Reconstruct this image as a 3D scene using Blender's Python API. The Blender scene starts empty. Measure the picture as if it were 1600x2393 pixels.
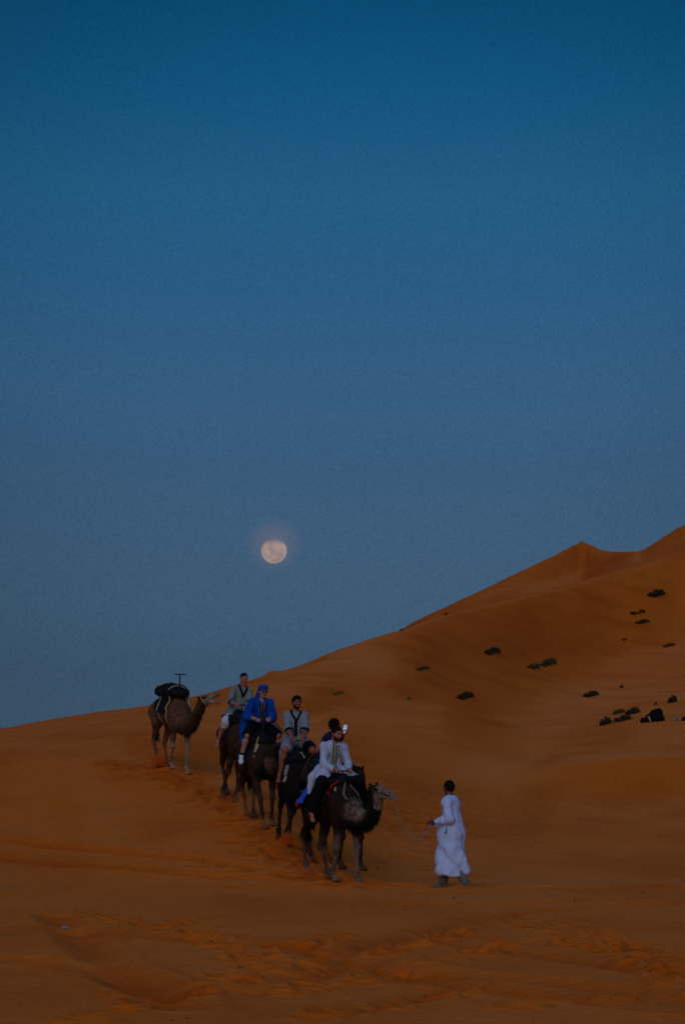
import bpy, math, random
import numpy as np
from mathutils import Vector
from mathutils.bvhtree import BVHTree
random.seed(7)
R = math.radians
SC = bpy.context.scene
COL = SC.collection

# ------------------------------------------------------------------ camera
F_PX = 6600.0                      # focal length in photograph pixels (moon = 0.52 deg)
EYE = 1.6
PITCH = math.atan((1850 - 1196.5) / F_PX)
cam_d = bpy.data.cameras.new('camera')
cam = bpy.data.objects.new('camera', cam_d)
COL.objects.link(cam)
cam_d.sensor_fit = 'HORIZONTAL'
cam_d.sensor_width = 24.0
cam_d.lens = F_PX / 1600 * 24.0
cam_d.clip_start = 0.5
cam_d.clip_end = 20000
cam.location = (0, 0, EYE)
cam.rotation_euler = (R(90) + PITCH, 0, 0)
SC.camera = cam
cam_d.dof.use_dof = True
cam_d.dof.focus_distance = 49.0
cam_d.dof.aperture_fstop = 5.6
SC.cycles.filter_width = 1.7
SC.cycles.use_denoising = False
SC.cycles.volume_bounces = 3

# ------------------------------------------------------------------ world: dusk sky opposite the set sun
w = bpy.data.worlds.new('World')
SC.world = w
w.use_nodes = True
nt = w.node_tree
nt.nodes.clear()
def wn(t, **k):
    n = nt.nodes.new(t)
    for a, b in k.items():
        setattr(n, a, b)
    return n
SUN_EL = 22
out = wn('ShaderNodeOutputWorld')
bg = wn('ShaderNodeBackground')
bg.inputs['Strength'].default_value = 0.1
sky = wn('ShaderNodeTexSky')
sky.sky_type = 'NISHITA'
sky.sun_disc = False
sky.sun_elevation = R(SUN_EL)
sky.sun_rotation = R(180 + 12)
sky.air_density = 1.0
sky.dust_density = 1.0
sky.ozone_density = 3.0
# the band of sky facing the camera is the blue shadow side: tint the physical sky by elevation
tc = wn('ShaderNodeTexCoord')
sep = wn('ShaderNodeSeparateXYZ')
nt.links.new(tc.outputs['Generated'], sep.inputs[0])
rmp = wn('ShaderNodeValToRGB')
rmp.color_ramp.interpolation = 'B_SPLINE' if False else 'LINEAR'
def s2l(c):
    return tuple(((v / 255 + 0.055) / 1.055) ** 2.4 if v > 10.3 else v / 255 / 12.92 for v in c)
_nish = [(0.0, .3614, .3809, .3062), (0.042, .5112, .6239, .5351), (0.079, .4542, .6372, .6782), (0.11, .4011, .6107, .7351),
         (0.145, .3331, .5351, .7206), (0.177, .2976, .4879, .7063), (0.21, .2485, .4219, .6507), (0.245, .2259, .3909, .6107),
         (0.274, .2046, .3518, .5722), (0.4, .1366, .2409, .4325), (0.7, .066, .121, .235)]
_want = [(58, 83, 106), (60, 86, 110), (60, 89, 115), (56, 89, 119), (51, 90, 125),
         (42, 89, 128), (33, 88, 127), (19, 83, 122), (11, 75, 114), (24, 84, 132), (66, 116, 176)]  # top two stops, above the frame, are raised to add overhead blue fill
SK = 2.0
cr = rmp.color_ramp
while len(cr.elements) < len(_nish):
    cr.elements.new(0.5)
for e, n, q in zip(cr.elements, _nish, _want):
    e.position = n[0]
for e, n, q in zip(cr.elements, _nish, _want):
    a, b = n[1:], s2l(q)
    e.color = tuple(b[i] / a[i] / SK for i in range(3)) + (1,)
nt.links.new(sep.outputs['Z'], rmp.inputs[0])
mul = wn('ShaderNodeVectorMath', operation='MULTIPLY')
nt.links.new(sky.outputs[0], mul.inputs[0])
nt.links.new(rmp.outputs[0], mul.inputs[1])
mul2 = wn('ShaderNodeVectorMath', operation='SCALE')
mul2.inputs['Scale'].default_value = SK
nt.links.new(mul.outputs[0], mul2.inputs[0])
# aureole of the moon in the humid air near the horizon
_cp, _sp = math.cos(PITCH), math.sin(PITCH)
_u = (1196.5 - 1272) / F_PX
_md = Vector(((640 - 800) / F_PX, _cp - _u * _sp, _sp + _u * _cp)).normalized()
vd = wn('ShaderNodeVectorMath', operation='DISTANCE')
nt.links.new(tc.outputs['Generated'], vd.inputs[0])
vd.inputs[1].default_value = _md
ml = wn('ShaderNodeMapRange'); ml.inputs[1].default_value = 0.0125; ml.inputs[2].default_value = 0.0015; ml.interpolation_type = 'SMOOTHERSTEP'
nt.links.new(vd.outputs['Value'], ml.inputs[0])
hal = wn('ShaderNodeVectorMath', operation='SCALE'); hal.inputs[0].default_value = (0.50, 0.17, 0.05)
nt.links.new(ml.outputs[0], hal.inputs['Scale'])
# lens falloff painted into the sky: brightest ahead of the camera, darker around
cd = wn('ShaderNodeVectorMath', operation='DISTANCE')
nt.links.new(tc.outputs['Generated'], cd.inputs[0])
cd.inputs[1].default_value = Vector((0.004, math.cos(R(9.0)), math.sin(R(9.0))))
cm = wn('ShaderNodeMapRange'); cm.inputs[1].default_value = 0.06; cm.inputs[2].default_value = 0.215; cm.inputs[3].default_value = 1.06; cm.inputs[4].default_value = 0.80
cm.interpolation_type = 'SMOOTHSTEP'
nt.links.new(cd.outputs['Value'], cm.inputs[0])
gn = wn('ShaderNodeTexNoise'); gn.inputs['Scale'].default_value = 1300; gn.inputs['Detail'].default_value = 2
nt.links.new(tc.outputs['Generated'], gn.inputs['Vector'])
gm = wn('ShaderNodeMapRange'); gm.inputs[1].default_value = 0.25; gm.inputs[2].default_value = 0.75; gm.inputs[3].default_value = 0.86; gm.inputs[4].default_value = 1.14
nt.links.new(gn.outputs[0], gm.inputs[0])
cg = wn('ShaderNodeMath', operation='MULTIPLY'); nt.links.new(cm.outputs[0], cg.inputs[0]); nt.links.new(gm.outputs[0], cg.inputs[1])
mul3 = wn('ShaderNodeVectorMath', operation='SCALE'); nt.links.new(mul2.outputs[0], mul3.inputs[0]); nt.links.new(cg.outputs[0], mul3.inputs['Scale'])
sm = wn('ShaderNodeVectorMath', operation='ADD')
nt.links.new(mul3.outputs[0], sm.inputs[0]); nt.links.new(hal.outputs[0], sm.inputs[1])
nt.links.new(sm.outputs[0], bg.inputs[0])
nt.links.new(bg.outputs[0], out.inputs[0])

# ------------------------------------------------------------------ the one sun lamp: soft afterglow from behind the camera
sd = bpy.data.lights.new('sun', 'SUN')
sd.energy = 0.7
sd.angle = R(60)
sd.color = (1,.8,.75)
so = bpy.data.objects.new('sun', sd)
COL.objects.link(so)
_az = R(12)
_dir = Vector((-math.sin(_az) * math.cos(R(SUN_EL)), -math.cos(_az) * math.cos(R(SUN_EL)), math.sin(R(SUN_EL))))
so.rotation_euler = _dir.to_track_quat('Z', 'Y').to_euler()

vs = SC.view_settings
vs.view_transform = 'Standard'
vs.look = 'None'
vs.exposure = 0.0
vs.gamma = 1.0
SC.render.film_transparent = False

# ------------------------------------------------------------------ helpers
def at(px, py, Y):
    """photograph pixel + depth -> world point"""
    cp, sp = math.cos(PITCH), math.sin(PITCH)
    u = (1196.5 - py) / F_PX
    d = Vector(((px - 800) / F_PX, cp - u * sp, sp + u * cp))
    return Vector((0, 0, EYE)) + d * (Y / d.y)

def hash2(ix, iy, seed):
    h = (ix.astype(np.int64) * 374761393 + iy.astype(np.int64) * 668265263 + seed * 974634777) & 0xffffffff
    h = ((h ^ (h >> 13)) * 1274126177) & 0xffffffff
    return ((h ^ (h >> 16)) & 0xffff) / 65535.0

def vnoise2(x, y, seed=0):
    ix, iy = np.floor(x), np.floor(y)
    fx, fy = x - ix, y - iy
    fx = fx * fx * (3 - 2 * fx); fy = fy * fy * (3 - 2 * fy)
    a = hash2(ix, iy, seed); b = hash2(ix + 1, iy, seed); c = hash2(ix, iy + 1, seed); d = hash2(ix + 1, iy + 1, seed)
    return (a * (1 - fx) + b * fx) * (1 - fy) + (c * (1 - fx) + d * fx) * fy - 0.5

def fbm2(x, y, octs=4, seed=0):
    r, a = 0, 1.0
    for o in range(octs):
        r = r + a * vnoise2(x, y, seed + o); x = x * 2.03 + 11.3; y = y * 2.03 + 5.1; a *= 0.5
    return r

def vnoise3(P, s, seed=0):
    x, y, z = P[..., 0] * s, P[..., 1] * s, P[..., 2] * s
    iz = np.floor(z); fz = z - iz; fz = fz * fz * (3 - 2 * fz)
    def sl(k):
        return vnoise2(x + k * 17.17, y + k * 31.7, seed)
    return sl(iz) * (1 - fz) + sl(iz + 1) * fz

def pchip(xk, yk, x):
    xk = np.asarray(xk, float); yk = np.asarray(yk, float)
    h = np.diff(xk); d = np.diff(yk) / h
    m = np.zeros(len(xk)); m[0], m[-1] = d[0], d[-1]
    for i in range(1, len(xk) - 1):
        if d[i - 1] * d[i] > 0:
            w1, w2 = 2 * h[i] + h[i - 1], h[i] + 2 * h[i - 1]
            m[i] = (w1 + w2) / (w1 / d[i - 1] + w2 / d[i])
    i = np.clip(np.searchsorted(xk, x) - 1, 0, len(xk) - 2)
    t = (x - xk[i]) / h[i]
    t = np.clip(t, 0, 1)
    return ((2 * t**3 - 3 * t**2 + 1) * yk[i] + (t**3 - 2 * t**2 + t) * h[i] * m[i]
            + (-2 * t**3 + 3 * t**2) * yk[i + 1] + (t**3 - t**2) * h[i] * m[i + 1])

# ------------------------------------------------------------------ dune relief
# profiles of the dune field along bearings; each knot is (distance, photograph row it is seen at)
# (every bearing has the same knots: floor x4, near crest foot, near crest, middle rise, middle crest, dip, slope, main crest, hollow, back crest, far foot)
PROFILE = {
    -500: [(46, 2075), (52, 2020), (60, 1950), (68, 1880), (75, 1842), (82, 1830), (88, 1826), (96, 1812), (104, 1816), (120, 1790), (140, 1770), (170, 1812), (280, 1842), (420, 1850)],
    0: [(46, 2075), (51, 2022), (58, 1930), (66, 1825), (71, 1766), (73.5, 1754), (80, 1752), (94, 1737), (101, 1741), (118, 1722), (140, 1703), (165, 1745), (280, 1835), (420, 1850)],
    110: [(46, 2075), (51, 2018), (58, 1925), (65, 1828), (70, 1771), (72.5, 1757), (80, 1750), (93, 1722), (101, 1725), (118, 1705), (142, 1683), (165, 1730), (280, 1830), (420, 1850)],
    210: [(46, 2075), (51, 2010), (57, 1920), (63, 1840), (67.5, 1791), (70, 1775), (79, 1750), (93, 1708), (101, 1709), (120, 1688), (144, 1668), (168, 1715), (280, 1825), (420, 1850)],
    300: [(46, 2075), (51, 2005), (56, 1933), (61, 1864), (63.6, 1818), (65.2, 1793), (76, 1755), (92, 1698), (101, 1697), (120, 1675), (146, 1656), (170, 1705), (280, 1820), (420, 1850)],
    400: [(46, 2075), (50.5, 2005), (55, 1935), (58.5, 1884), (61.8, 1832), (62.8, 1808), (66, 1762), (90, 1700), (102, 1684), (122, 1660), (148, 1640), (175, 1690), (280, 1810), (420, 1850)],
    470: [(46, 2075), (50, 2008), (54, 1946), (57.5, 1892), (60.6, 1848), (61.8, 1832), (66.5, 1780), (90, 1705), (104, 1672), (124, 1645), (150, 1625), (175, 1680), (280, 1800), (420, 1850)],
    560: [(46, 2074), (50, 2008), (53, 1955), (56, 1900), (58.5, 1856), (61, 1836), (68, 1796), (88, 1720), (105, 1670), (126, 1625), (152, 1597), (180, 1660), (290, 1790), (430, 1850)],
    630: [(46, 2073), (49.5, 2020), (52.5, 1967), (55.5, 1911), (58.5, 1866), (62, 1842), (72, 1790), (90, 1722), (108, 1678), (128, 1620), (156, 1575), (185, 1640), (300, 1760), (440, 1850)],
    700: [(46, 2072), (49, 2036), (52, 1975), (55, 1932), (59, 1890), (65, 1845), (75, 1792), (92, 1732), (112, 1676), (132, 1612), (162, 1552), (190, 1610), (310, 1700), (450, 1850)],
    800: [(46, 2068), (49, 2034), (53, 1985), (58, 1938), (65, 1876), (72, 1834), (84, 1774), (114, 1666), (122, 1664), (144, 1590), (172, 1513), (200, 1565), (320, 1600), (460, 1850)],
    950: [(46, 2078), (50, 2042), (56, 1990), (64, 1930), (73, 1862), (80, 1824), (92, 1768), (120, 1656), (127, 1657), (155, 1570), (195, 1466), (222, 1505), (340, 1462), (470, 1780)],
    1040: [(46, 2078), (50, 2046), (56, 1998), (65, 1934), (76, 1862), (84, 1822), (95, 1768), (121, 1652), (128, 1656), (160, 1568), (212, 1438), (240, 1475), (360, 1418), (490, 1700)],
    1140: [(46.5, 2076), (50, 2048), (56, 2005), (65, 1945), (77, 1872), (86, 1818), (98, 1768), (123, 1682), (131, 1684), (170, 1560), (228, 1415), (256, 1450), (385, 1368), (510, 1640)],
    1240: [(46.5, 2077), (51, 2046), (58, 2000), (68, 1938), (80, 1868), (88, 1800), (100, 1772), (124, 1696), (132, 1694), (176, 1556), (244, 1394), (272, 1424), (410, 1320), (530, 1600)],
    1310: [(47, 2077), (52, 2042), (60, 1992), (70, 1936), (82, 1868), (88.5, 1786), (102, 1758), (124, 1698), (133, 1692), (180, 1552), (254, 1377), (282, 1404), (430, 1287), (550, 1560)],
    1345: [(47, 2077), (52, 2042), (60, 1993), (70, 1938), (82, 1870), (88.5, 1779), (102, 1754), (123, 1697), (133, 1691), (182, 1550), (259, 1368), (287, 1396), (440, 1268), (560, 1550)],
    1360: [(47, 2078), (52, 2043), (60, 1994), (70, 1938), (82, 1870), (88.5, 1777), (102, 1752), (122, 1696), (133, 1690), (183, 1548), (262, 1364), (290, 1390), (444, 1260), (564, 1550)],
    1380: [(47, 2078), (52, 2043), (60, 1994), (70, 1939), (82, 1871), (88.5, 1775), (102, 1750), (121, 1695), (133, 1689), (184, 1545), (264, 1359), (291, 1384), (440, 1269), (564, 1545)],
    1420: [(47, 2078), (52, 2044), (60, 1996), (70, 1940), (82, 1872), (89, 1772), (102, 1746), (119, 1692), (132, 1688), (186, 1540), (268, 1347), (295, 1370), (430, 1287), (560, 1520)],
    1490: [(47, 2078), (52, 2044), (60, 1996), (70, 1941), (82, 1872), (89, 1768), (101, 1738), (116.5, 1686), (126, 1684), (186, 1528), (274, 1329), (300, 1346), (415, 1290), (540, 1500)],
    1545: [(47, 2078), (52, 2044), (60, 1996), (70, 1941), (82, 1872), (89, 1767), (101, 1737), (116, 1684), (124, 1682), (188, 1520), (279, 1313), (305, 1328), (420, 1260), (540, 1480)],
    1600: [(47, 2078), (52, 2044), (60, 1996), (70, 1941), (82, 1872), (89, 1766), (101, 1735), (116, 1682), (124, 1680), (190, 1510), (284, 1298), (310, 1308), (425, 1228), (540, 1460)],
    2100: [(47, 2078), (52, 2044), (60, 1996), (70, 1941), (82, 1876), (90, 1790), (102, 1740), (118, 1680), (130, 1660), (195, 1430), (290, 1200), (315, 1215), (440, 1110), (560, 1400)],
}
TR = np.concatenate([np.arange(44, 100, 0.25), np.arange(100, 300, 0.5), np.arange(300, 901, 2.0)])
TPX = np.array(sorted(PROFILE))
_kn = np.array([PROFILE[p] for p in TPX], float)
for _i, _p in enumerate(TPX):
    if _p >= 1040:      # behind the near ridge the sand lies almost level before the back dune rises
        _kn[_i, 11] = (_kn[_i, 12, 0] - 30, _kn[_i, 10, 1] - min(26, (_p - 1010) / 9))
        _kn[_i, 9, 0] = _kn[_i, 10, 0] - 42
for _p in (1345, 1360, 1380):      # the near ridge runs straight on under the peak behind it
    _i = list(TPX).index(_p); _a = list(TPX).index(1310); _b = list(TPX).index(1420); _t = (_p - 1310) / 110
    _kn[_i, :11] = _kn[_a, :11] * (1 - _t) + _kn[_b, :11] * _t
_kz = EYE + _kn[:, :, 0] * np.tan(PITCH + np.arctan((1196.5 - _kn[:, :, 1]) / F_PX))
PXG = np.arange(-500, 2101, 10.0)
NK = _kn.shape[1]
_rr = np.stack([pchip(TPX, _kn[:, k, 0], PXG) for k in range(NK)], 1)
_zz = np.stack([pchip(TPX, _kz[:, k], PXG) for k in range(NK)], 1)
_pk = TPX <= 1360                  # the back dune comes to a sharp peak
_zz[:, 12] = np.where(PXG <= 1360, pchip(TPX[_pk], _kz[_pk, 12], np.minimum(PXG, 1360)), pchip(TPX[TPX >= 1360], _kz[TPX >= 1360, 12], np.maximum(PXG, 1360)))
for _ in range(14):
    for _A in (_rr, _zz):
        _A[1:-1, :10] = 0.25 * _A[:-2, :10] + 0.5 * _A[1:-1, :10] + 0.25 * _A[2:, :10]
TAB = np.empty((len(PXG), len(TR)))
for i in range(len(PXG)):
    rk = np.append(_rr[i], 900.0); zk = np.append(_zz[i], 0.0)
    for a, b in ((0, 5), (5, 7), (7, 10), (10, 12), (12, NK)):
        m = (TR >= rk[a]) & (TR <= rk[b])
        TAB[i, m] = pchip(rk[a:b + 1], zk[a:b + 1], TR[m])
    TAB[i, TR < rk[0]] = zk[0]
for _ in range(3):
    TAB[:, 1:-1] = 0.25 * TAB[:, :-2] + 0.5 * TAB[:, 1:-1] + 0.25 * TAB[:, 2:]
_nr = TR < 300
for _ in range(2):
    TAB[1:-1, _nr] = 0.25 * TAB[:-2, _nr] + 0.5 * TAB[1:-1, _nr] + 0.25 * TAB[2:, _nr]

def sstep(a, b, x):
    t = np.clip((x - a) / (b - a), 0, 1)
    return t * t * (3 - 2 * t)

def ground_base(x, y):
    x = np.asarray(x, float); y = np.asarray(y, float)
    r = np.hypot(x, y)
    th = np.arctan2(x, y)
    px = 800 + F_PX * np.tan(np.clip(th, -1.2, 1.2))
    u = np.clip((px - PXG[0]) / 10.0, 0, len(PXG) - 1.001)
    i = u.astype(int); f = u - i
    v = np.interp(r, TR, np.arange(len(TR)))
    v = np.clip(v, 0, len(TR) - 1.001)
    j = v.astype(int); g = v - j
    z = (TAB[i, j] * (1 - g) + TAB[i, j + 1] * g) * (1 - f) + (TAB[i + 1, j] * (1 - g) + TAB[i + 1, j + 1] * g) * f
    # nearer than the first knots the sand is a level floor
    z = z * sstep(40, 46, r)
    wide = 1 - sstep(R(30), R(120), np.abs(th))
    z = z * wide
    z = z + fbm2(x * 0.11 + 3, y * 0.07, 3, 4) * (0.05 + 0.10 * sstep(60, 130, r)) * sstep(6, 18, r)
    hp = HUMP
    z = z + 0.17 * np.exp(-(((x - hp[0]) / 0.42) ** 2 + ((y - hp[1]) / 1.6) ** 2))
    return z
HUMP = (at(634, 1578, 156).x, 156.0)

# shallow tracks trodden or driven across the floor, as photograph-row paths
TRACKS = [
    ([(-40, 2000), (250, 2025), (560, 2052), (900, 2068), (1300, 2075), (1640, 2078)], 0.28, 0.051),
    ([(-40, 2010), (300, 2036), (700, 2062)], 0.16, 0.051),
    ([(150, 2170), (420, 2200), (700, 2222), (1000, 2292), (1640, 2365)], 0.30, 0.069),
    ([(800, 2262), (1150, 2285), (1640, 2345)], 0.26, 0.064),
    ([(-40, 2238), (200, 2262), (420, 2330)], 0.25, 0.057),
    ([(130, 2140), (260, 2260), (420, 2360)], 0.2, 0.046),
    ([(560, 2245), (800, 2228), (1000, 2180), (1180, 2140), (1640, 2110)], 0.22, 0.060),
    ([(540, 2302), (700, 2290), (960, 2215)], 0.2, 0.046),
    ([(780, 2372), (900, 2350), (1060, 2320)], 0.18, 0.046),
    ([(1000, 2200), (1300, 2240), (1640, 2290)], 0.2, 0.046),
    ([(1010, 2180), (1320, 2216), (1640, 2240)], 0.12, 0.041),
    ([(900, 2120), (1300, 2108), (1640, 2092)], 0.2, 0.046),
    ([(-40, 2095), (400, 2082), (800, 2076)], 0.18, 0.041),
    ([(0, 1960), (260, 1990), (640, 2040)], 0.22, 0.069),
]
def ground_hit(px, py):
    for Y in np.arange(14, 400, 0.5):
        p = at(px, py, Y)
        if p.z <= float(ground_base(p.x, p.y)):
            a, b = Y - 0.5, Y
            for _ in range(20):
                m = (a + b) / 2; q = at(px, py, m)
                if q.z <= float(ground_base(q.x, q.y)): b = m
                else: a = m
            return at(px, py, b)
    return at(px, py, 400)

def dist_poly(X, Yv, pts):
    d = np.full(X.shape, 1e9)
    for (x0, y0), (x1, y1) in zip(pts[:-1], pts[1:]):
        dx, dy = x1 - x0, y1 - y0
        t = np.clip(((X - x0) * dx + (Yv - y0) * dy) / (dx * dx + dy * dy), 0, 1)
        d = np.minimum(d, np.hypot(X - x0 - t * dx, Yv - y0 - t * dy))
    return d

rng = np.random.RandomState(5)
_tr = []
for pts, wd, dp in TRACKS:
    P = [ground_hit(*p) for p in pts]
    xs = np.array([p.x for p in P]); ys = np.array([p.y for p in P])
    t = np.arange(len(xs)); tt = np.linspace(0, len(xs) - 1, 8 * len(xs))
    _tr.append(([(a, b) for a, b in zip(pchip(t, xs, tt), pchip(t, ys, tt))], wd, dp))
# hoof and foot prints: clusters in the foreground and along the caravan's path
PRINTS = []
def walk(pts, step, spread, rad=0.11, dep=0.06):
    P = [ground_hit(*p) for p in pts]
    for a, b in zip(P[:-1], P[1:]):
        n = max(1, int((b - a).length / step))
        for k in range(n):
            q = a.lerp(b, (k + rng.rand() * 0.5) / n)
            PRINTS.append((q.x + rng.randn() * spread, q.y + rng.randn() * spread, rad * (0.7 + 0.6 * rng.rand()), dep * (0.6 + 0.8 * rng.rand())))
for pts in ([(200, 2390), (420, 2340), (660, 2240), (820, 2180)], [(520, 2300), (760, 2262), (1000, 2200), (1160, 2150)],
            [(600, 2330), (860, 2292), (1180, 2210)], [(150, 2130), (400, 2180), (720, 2215)],
            [(1250, 2150), (1400, 2180), (1600, 2300)], [(1180, 2160), (1350, 2190), (1620, 2260)], [(1260, 2190), (1450, 2240), (1620, 2330)],
            [(300, 2330), (560, 2320), (900, 2300)], [(780, 2385), (1100, 2320)], [(1150, 2360), (1500, 2320)],
            [(400, 2150), (500, 2210), (620, 2260)]):
    walk(pts, 0.5, 0.10)
for pts in ([(400, 1830), (490, 1850), (560, 1900), (640, 1960), (760, 2050), (870, 2085)], [(300, 1798), (420, 1822), (520, 1880), (600, 1935), (700, 2010)],
            [(880, 2080), (1100, 2085)], [(930, 2095), (1250, 2085), (1600, 2070)], [(350, 1760), (410, 1790), (470, 1840)],
            [(560, 1960), (700, 2040)], [(300, 2030), (520, 2045), (700, 2060)], [(900, 1880), (1000, 1960), (1060, 2060)],
            [(1000, 1900), (1150, 1960)], [(900, 1840), (1040, 1880), (1180, 1900)]):
    walk(pts, 0.45, 0.3, 0.16, 0.035)
for pts in ([(240, 1783), (330, 1800), (420, 1826), (500, 1852), (560, 1890)], [(470, 1850), (560, 1915), (640, 1975), (720, 2040), (800, 2075)]):
    walk(pts, 0.26, 0.2, 0.17, 0.04)
for a, b in ((440, 1821), (402, 1803), (519, 1868), (549, 1906), (619, 1939), (634, 1912), (580, 1905), (712, 1984), (680, 1965), (655, 1950), (727, 2042), (768, 2052), (779, 2057), (836, 2072), (800, 2022), (838, 2040), (1032, 2076), (1100, 2080)):
    q = ground_hit(a, b); PRINTS.append((q.x, q.y, .16, .04)); PRINTS.append((q.x + .2 * rng.randn(), q.y + .25 * rng.randn(), .14, .04))
PRINTS = np.array(PRINTS)

def detail(X, Yv):
    r = np.hypot(X, Yv)
    d = np.zeros(X.shape)
    near = 1 - sstep(70, 95, r)
    T = np.zeros(X.shape)
    m = (r < 95) & (np.abs(X) < 14) & (Yv > 10)
    xm, ym = X[m], Yv[m]
    dm = np.zeros(xm.shape); tm = np.zeros(xm.shape)
    for pts, wd, dp in _tr:
        q = dist_poly(xm, ym, pts)
        brk = 0.75 + 1.1 * fbm2(xm * 1.3, ym * 0.8, 3, 51)
        tm = np.maximum(tm, np.clip(brk, 0, 1) * np.exp(-(q / (wd * 0.9)) ** 2))
        dm += -dp * np.exp(-(q / wd) ** 2) + 0.4 * dp * np.exp(-((q - 1.8 * wd) / (0.6 * wd)) ** 2)
    dm += 0.016 * fbm2(xm * 0.9, ym * 0.45, 3, 31) + 0.012 * fbm2(xm * 5, ym * 3, 2, 41)
    order = np.argsort(ym); ys = ym[order]
    for x, y, rad, dp in PRINTS:
        a, b = np.searchsorted(ys, [y - 3 * rad, y + 3 * rad])
        idx = order[a:b]
        idx = idx[np.abs(xm[idx] - x) < 3 * rad]
        q = np.hypot(xm[idx] - x, (ym[idx] - y) * 0.9)
        tm[idx] = np.maximum(tm[idx], 0.8 * np.exp(-(q / (rad * 1.1)) ** 4))
        dm[idx] += -dp * np.exp(-(q / rad) ** 2) + 0.45 * dp * np.exp(-((q - 1.7 * rad) / (0.5 * rad)) ** 2)
    d[m] = dm; T[m] = tm
    return d * near, T * near

def ground(x, y):
    return float(ground_base(x, y))

def new_obj(name, me, parent=None, mat=None):
    o = bpy.data.objects.new(name, me)
    COL.objects.link(o)
    if parent is not None:
        o.parent = parent
    if mat is not None and me is not None:
        for m in (mat if isinstance(mat, (list, tuple)) else [mat]):
            me.materials.append(m)
    return o

def tag(o, label=None, cat=None, group=None, kind=None):
    for k, v in (('label', label), ('category', cat), ('group', group), ('kind', kind)):
        if v: o[k] = v
    return o

def mesh_np(name, V, Fq, smooth=True):
    """Fq: (n,4) or (n,3) int array"""
    me = bpy.data.meshes.new(name)
    V = np.asarray(V, np.float32); Fq = np.asarray(Fq, np.int32)
    me.vertices.add(len(V)); me.vertices.foreach_set('co', V.ravel())
    k = Fq.shape[1]
    me.loops.add(Fq.size); me.loops.foreach_set('vertex_index', Fq.ravel())
    me.polygons.add(len(Fq)); me.polygons.foreach_set('loop_start', np.arange(0, Fq.size, k, dtype=np.int32))
    me.polygons.foreach_set('use_smooth', np.full(len(Fq), smooth, bool))
    me.update(calc_edges=True)
    return me

# ------------------------------------------------------------------ materials
def mat_new(name, rough=0.9, spec=0.2):
    m = bpy.data.materials.new(name); m.use_nodes = True
    b = m.node_tree.nodes['Principled BSDF']
    b.inputs['Roughness'].default_value = rough
    b.inputs['Specular IOR Level'].default_value = spec
    return m, m.node_tree, b
def N(t, kind, **k):
    n = t.nodes.new(kind)
    for a, v in k.items():
        if a in n.inputs.keys() if hasattr(n.inputs, 'keys') else False:
            n.inputs[a].default_value = v
        else:
            setattr(n, a, v)
    return n
def ramp(t, stops, src):
    n = t.nodes.new('ShaderNodeValToRGB'); e = n.color_ramp.elements
    while len(e) < len(stops): e.new(0.5)
    for a, (p, c) in zip(e, stops):
        a.position = p; a.color = tuple(c) + (1,) if len(c) == 3 else c
    t.links.new(src, n.inputs[0])
    return n
def noise(t, scale, detail=4, vec=None, rough=0.55, stretch=None):
    n = t.nodes.new('ShaderNodeTexNoise')
    n.inputs['Scale'].default_value = scale; n.inputs['Detail'].default_value = detail; n.inputs['Roughness'].default_value = rough
    if stretch is not None:
        mp = t.nodes.new('ShaderNodeMapping'); mp.inputs['Scale'].default_value = stretch
        t.links.new(vec, mp.inputs[0]); t.links.new(mp.outputs[0], n.inputs['Vector'])
    elif vec is not None:
        t.links.new(vec, n.inputs['Vector'])
    return n
def mixc(t, a, b, fac, mode='MIX'):
    n = t.nodes.new('ShaderNodeMix'); n.data_type = 'RGBA'; n.blend_type = mode
    for v, k in ((fac, 0), (a, 6), (b, 7)):
        if hasattr(v, 'is_output') or hasattr(v, 'links') and not isinstance(v, tuple):
            t.links.new(v, n.inputs[k])
        elif k == 0: n.inputs[0].default_value = v
        else: n.inputs[k].default_value = tuple(v) + (1,)
    return n.outputs[2]

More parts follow.
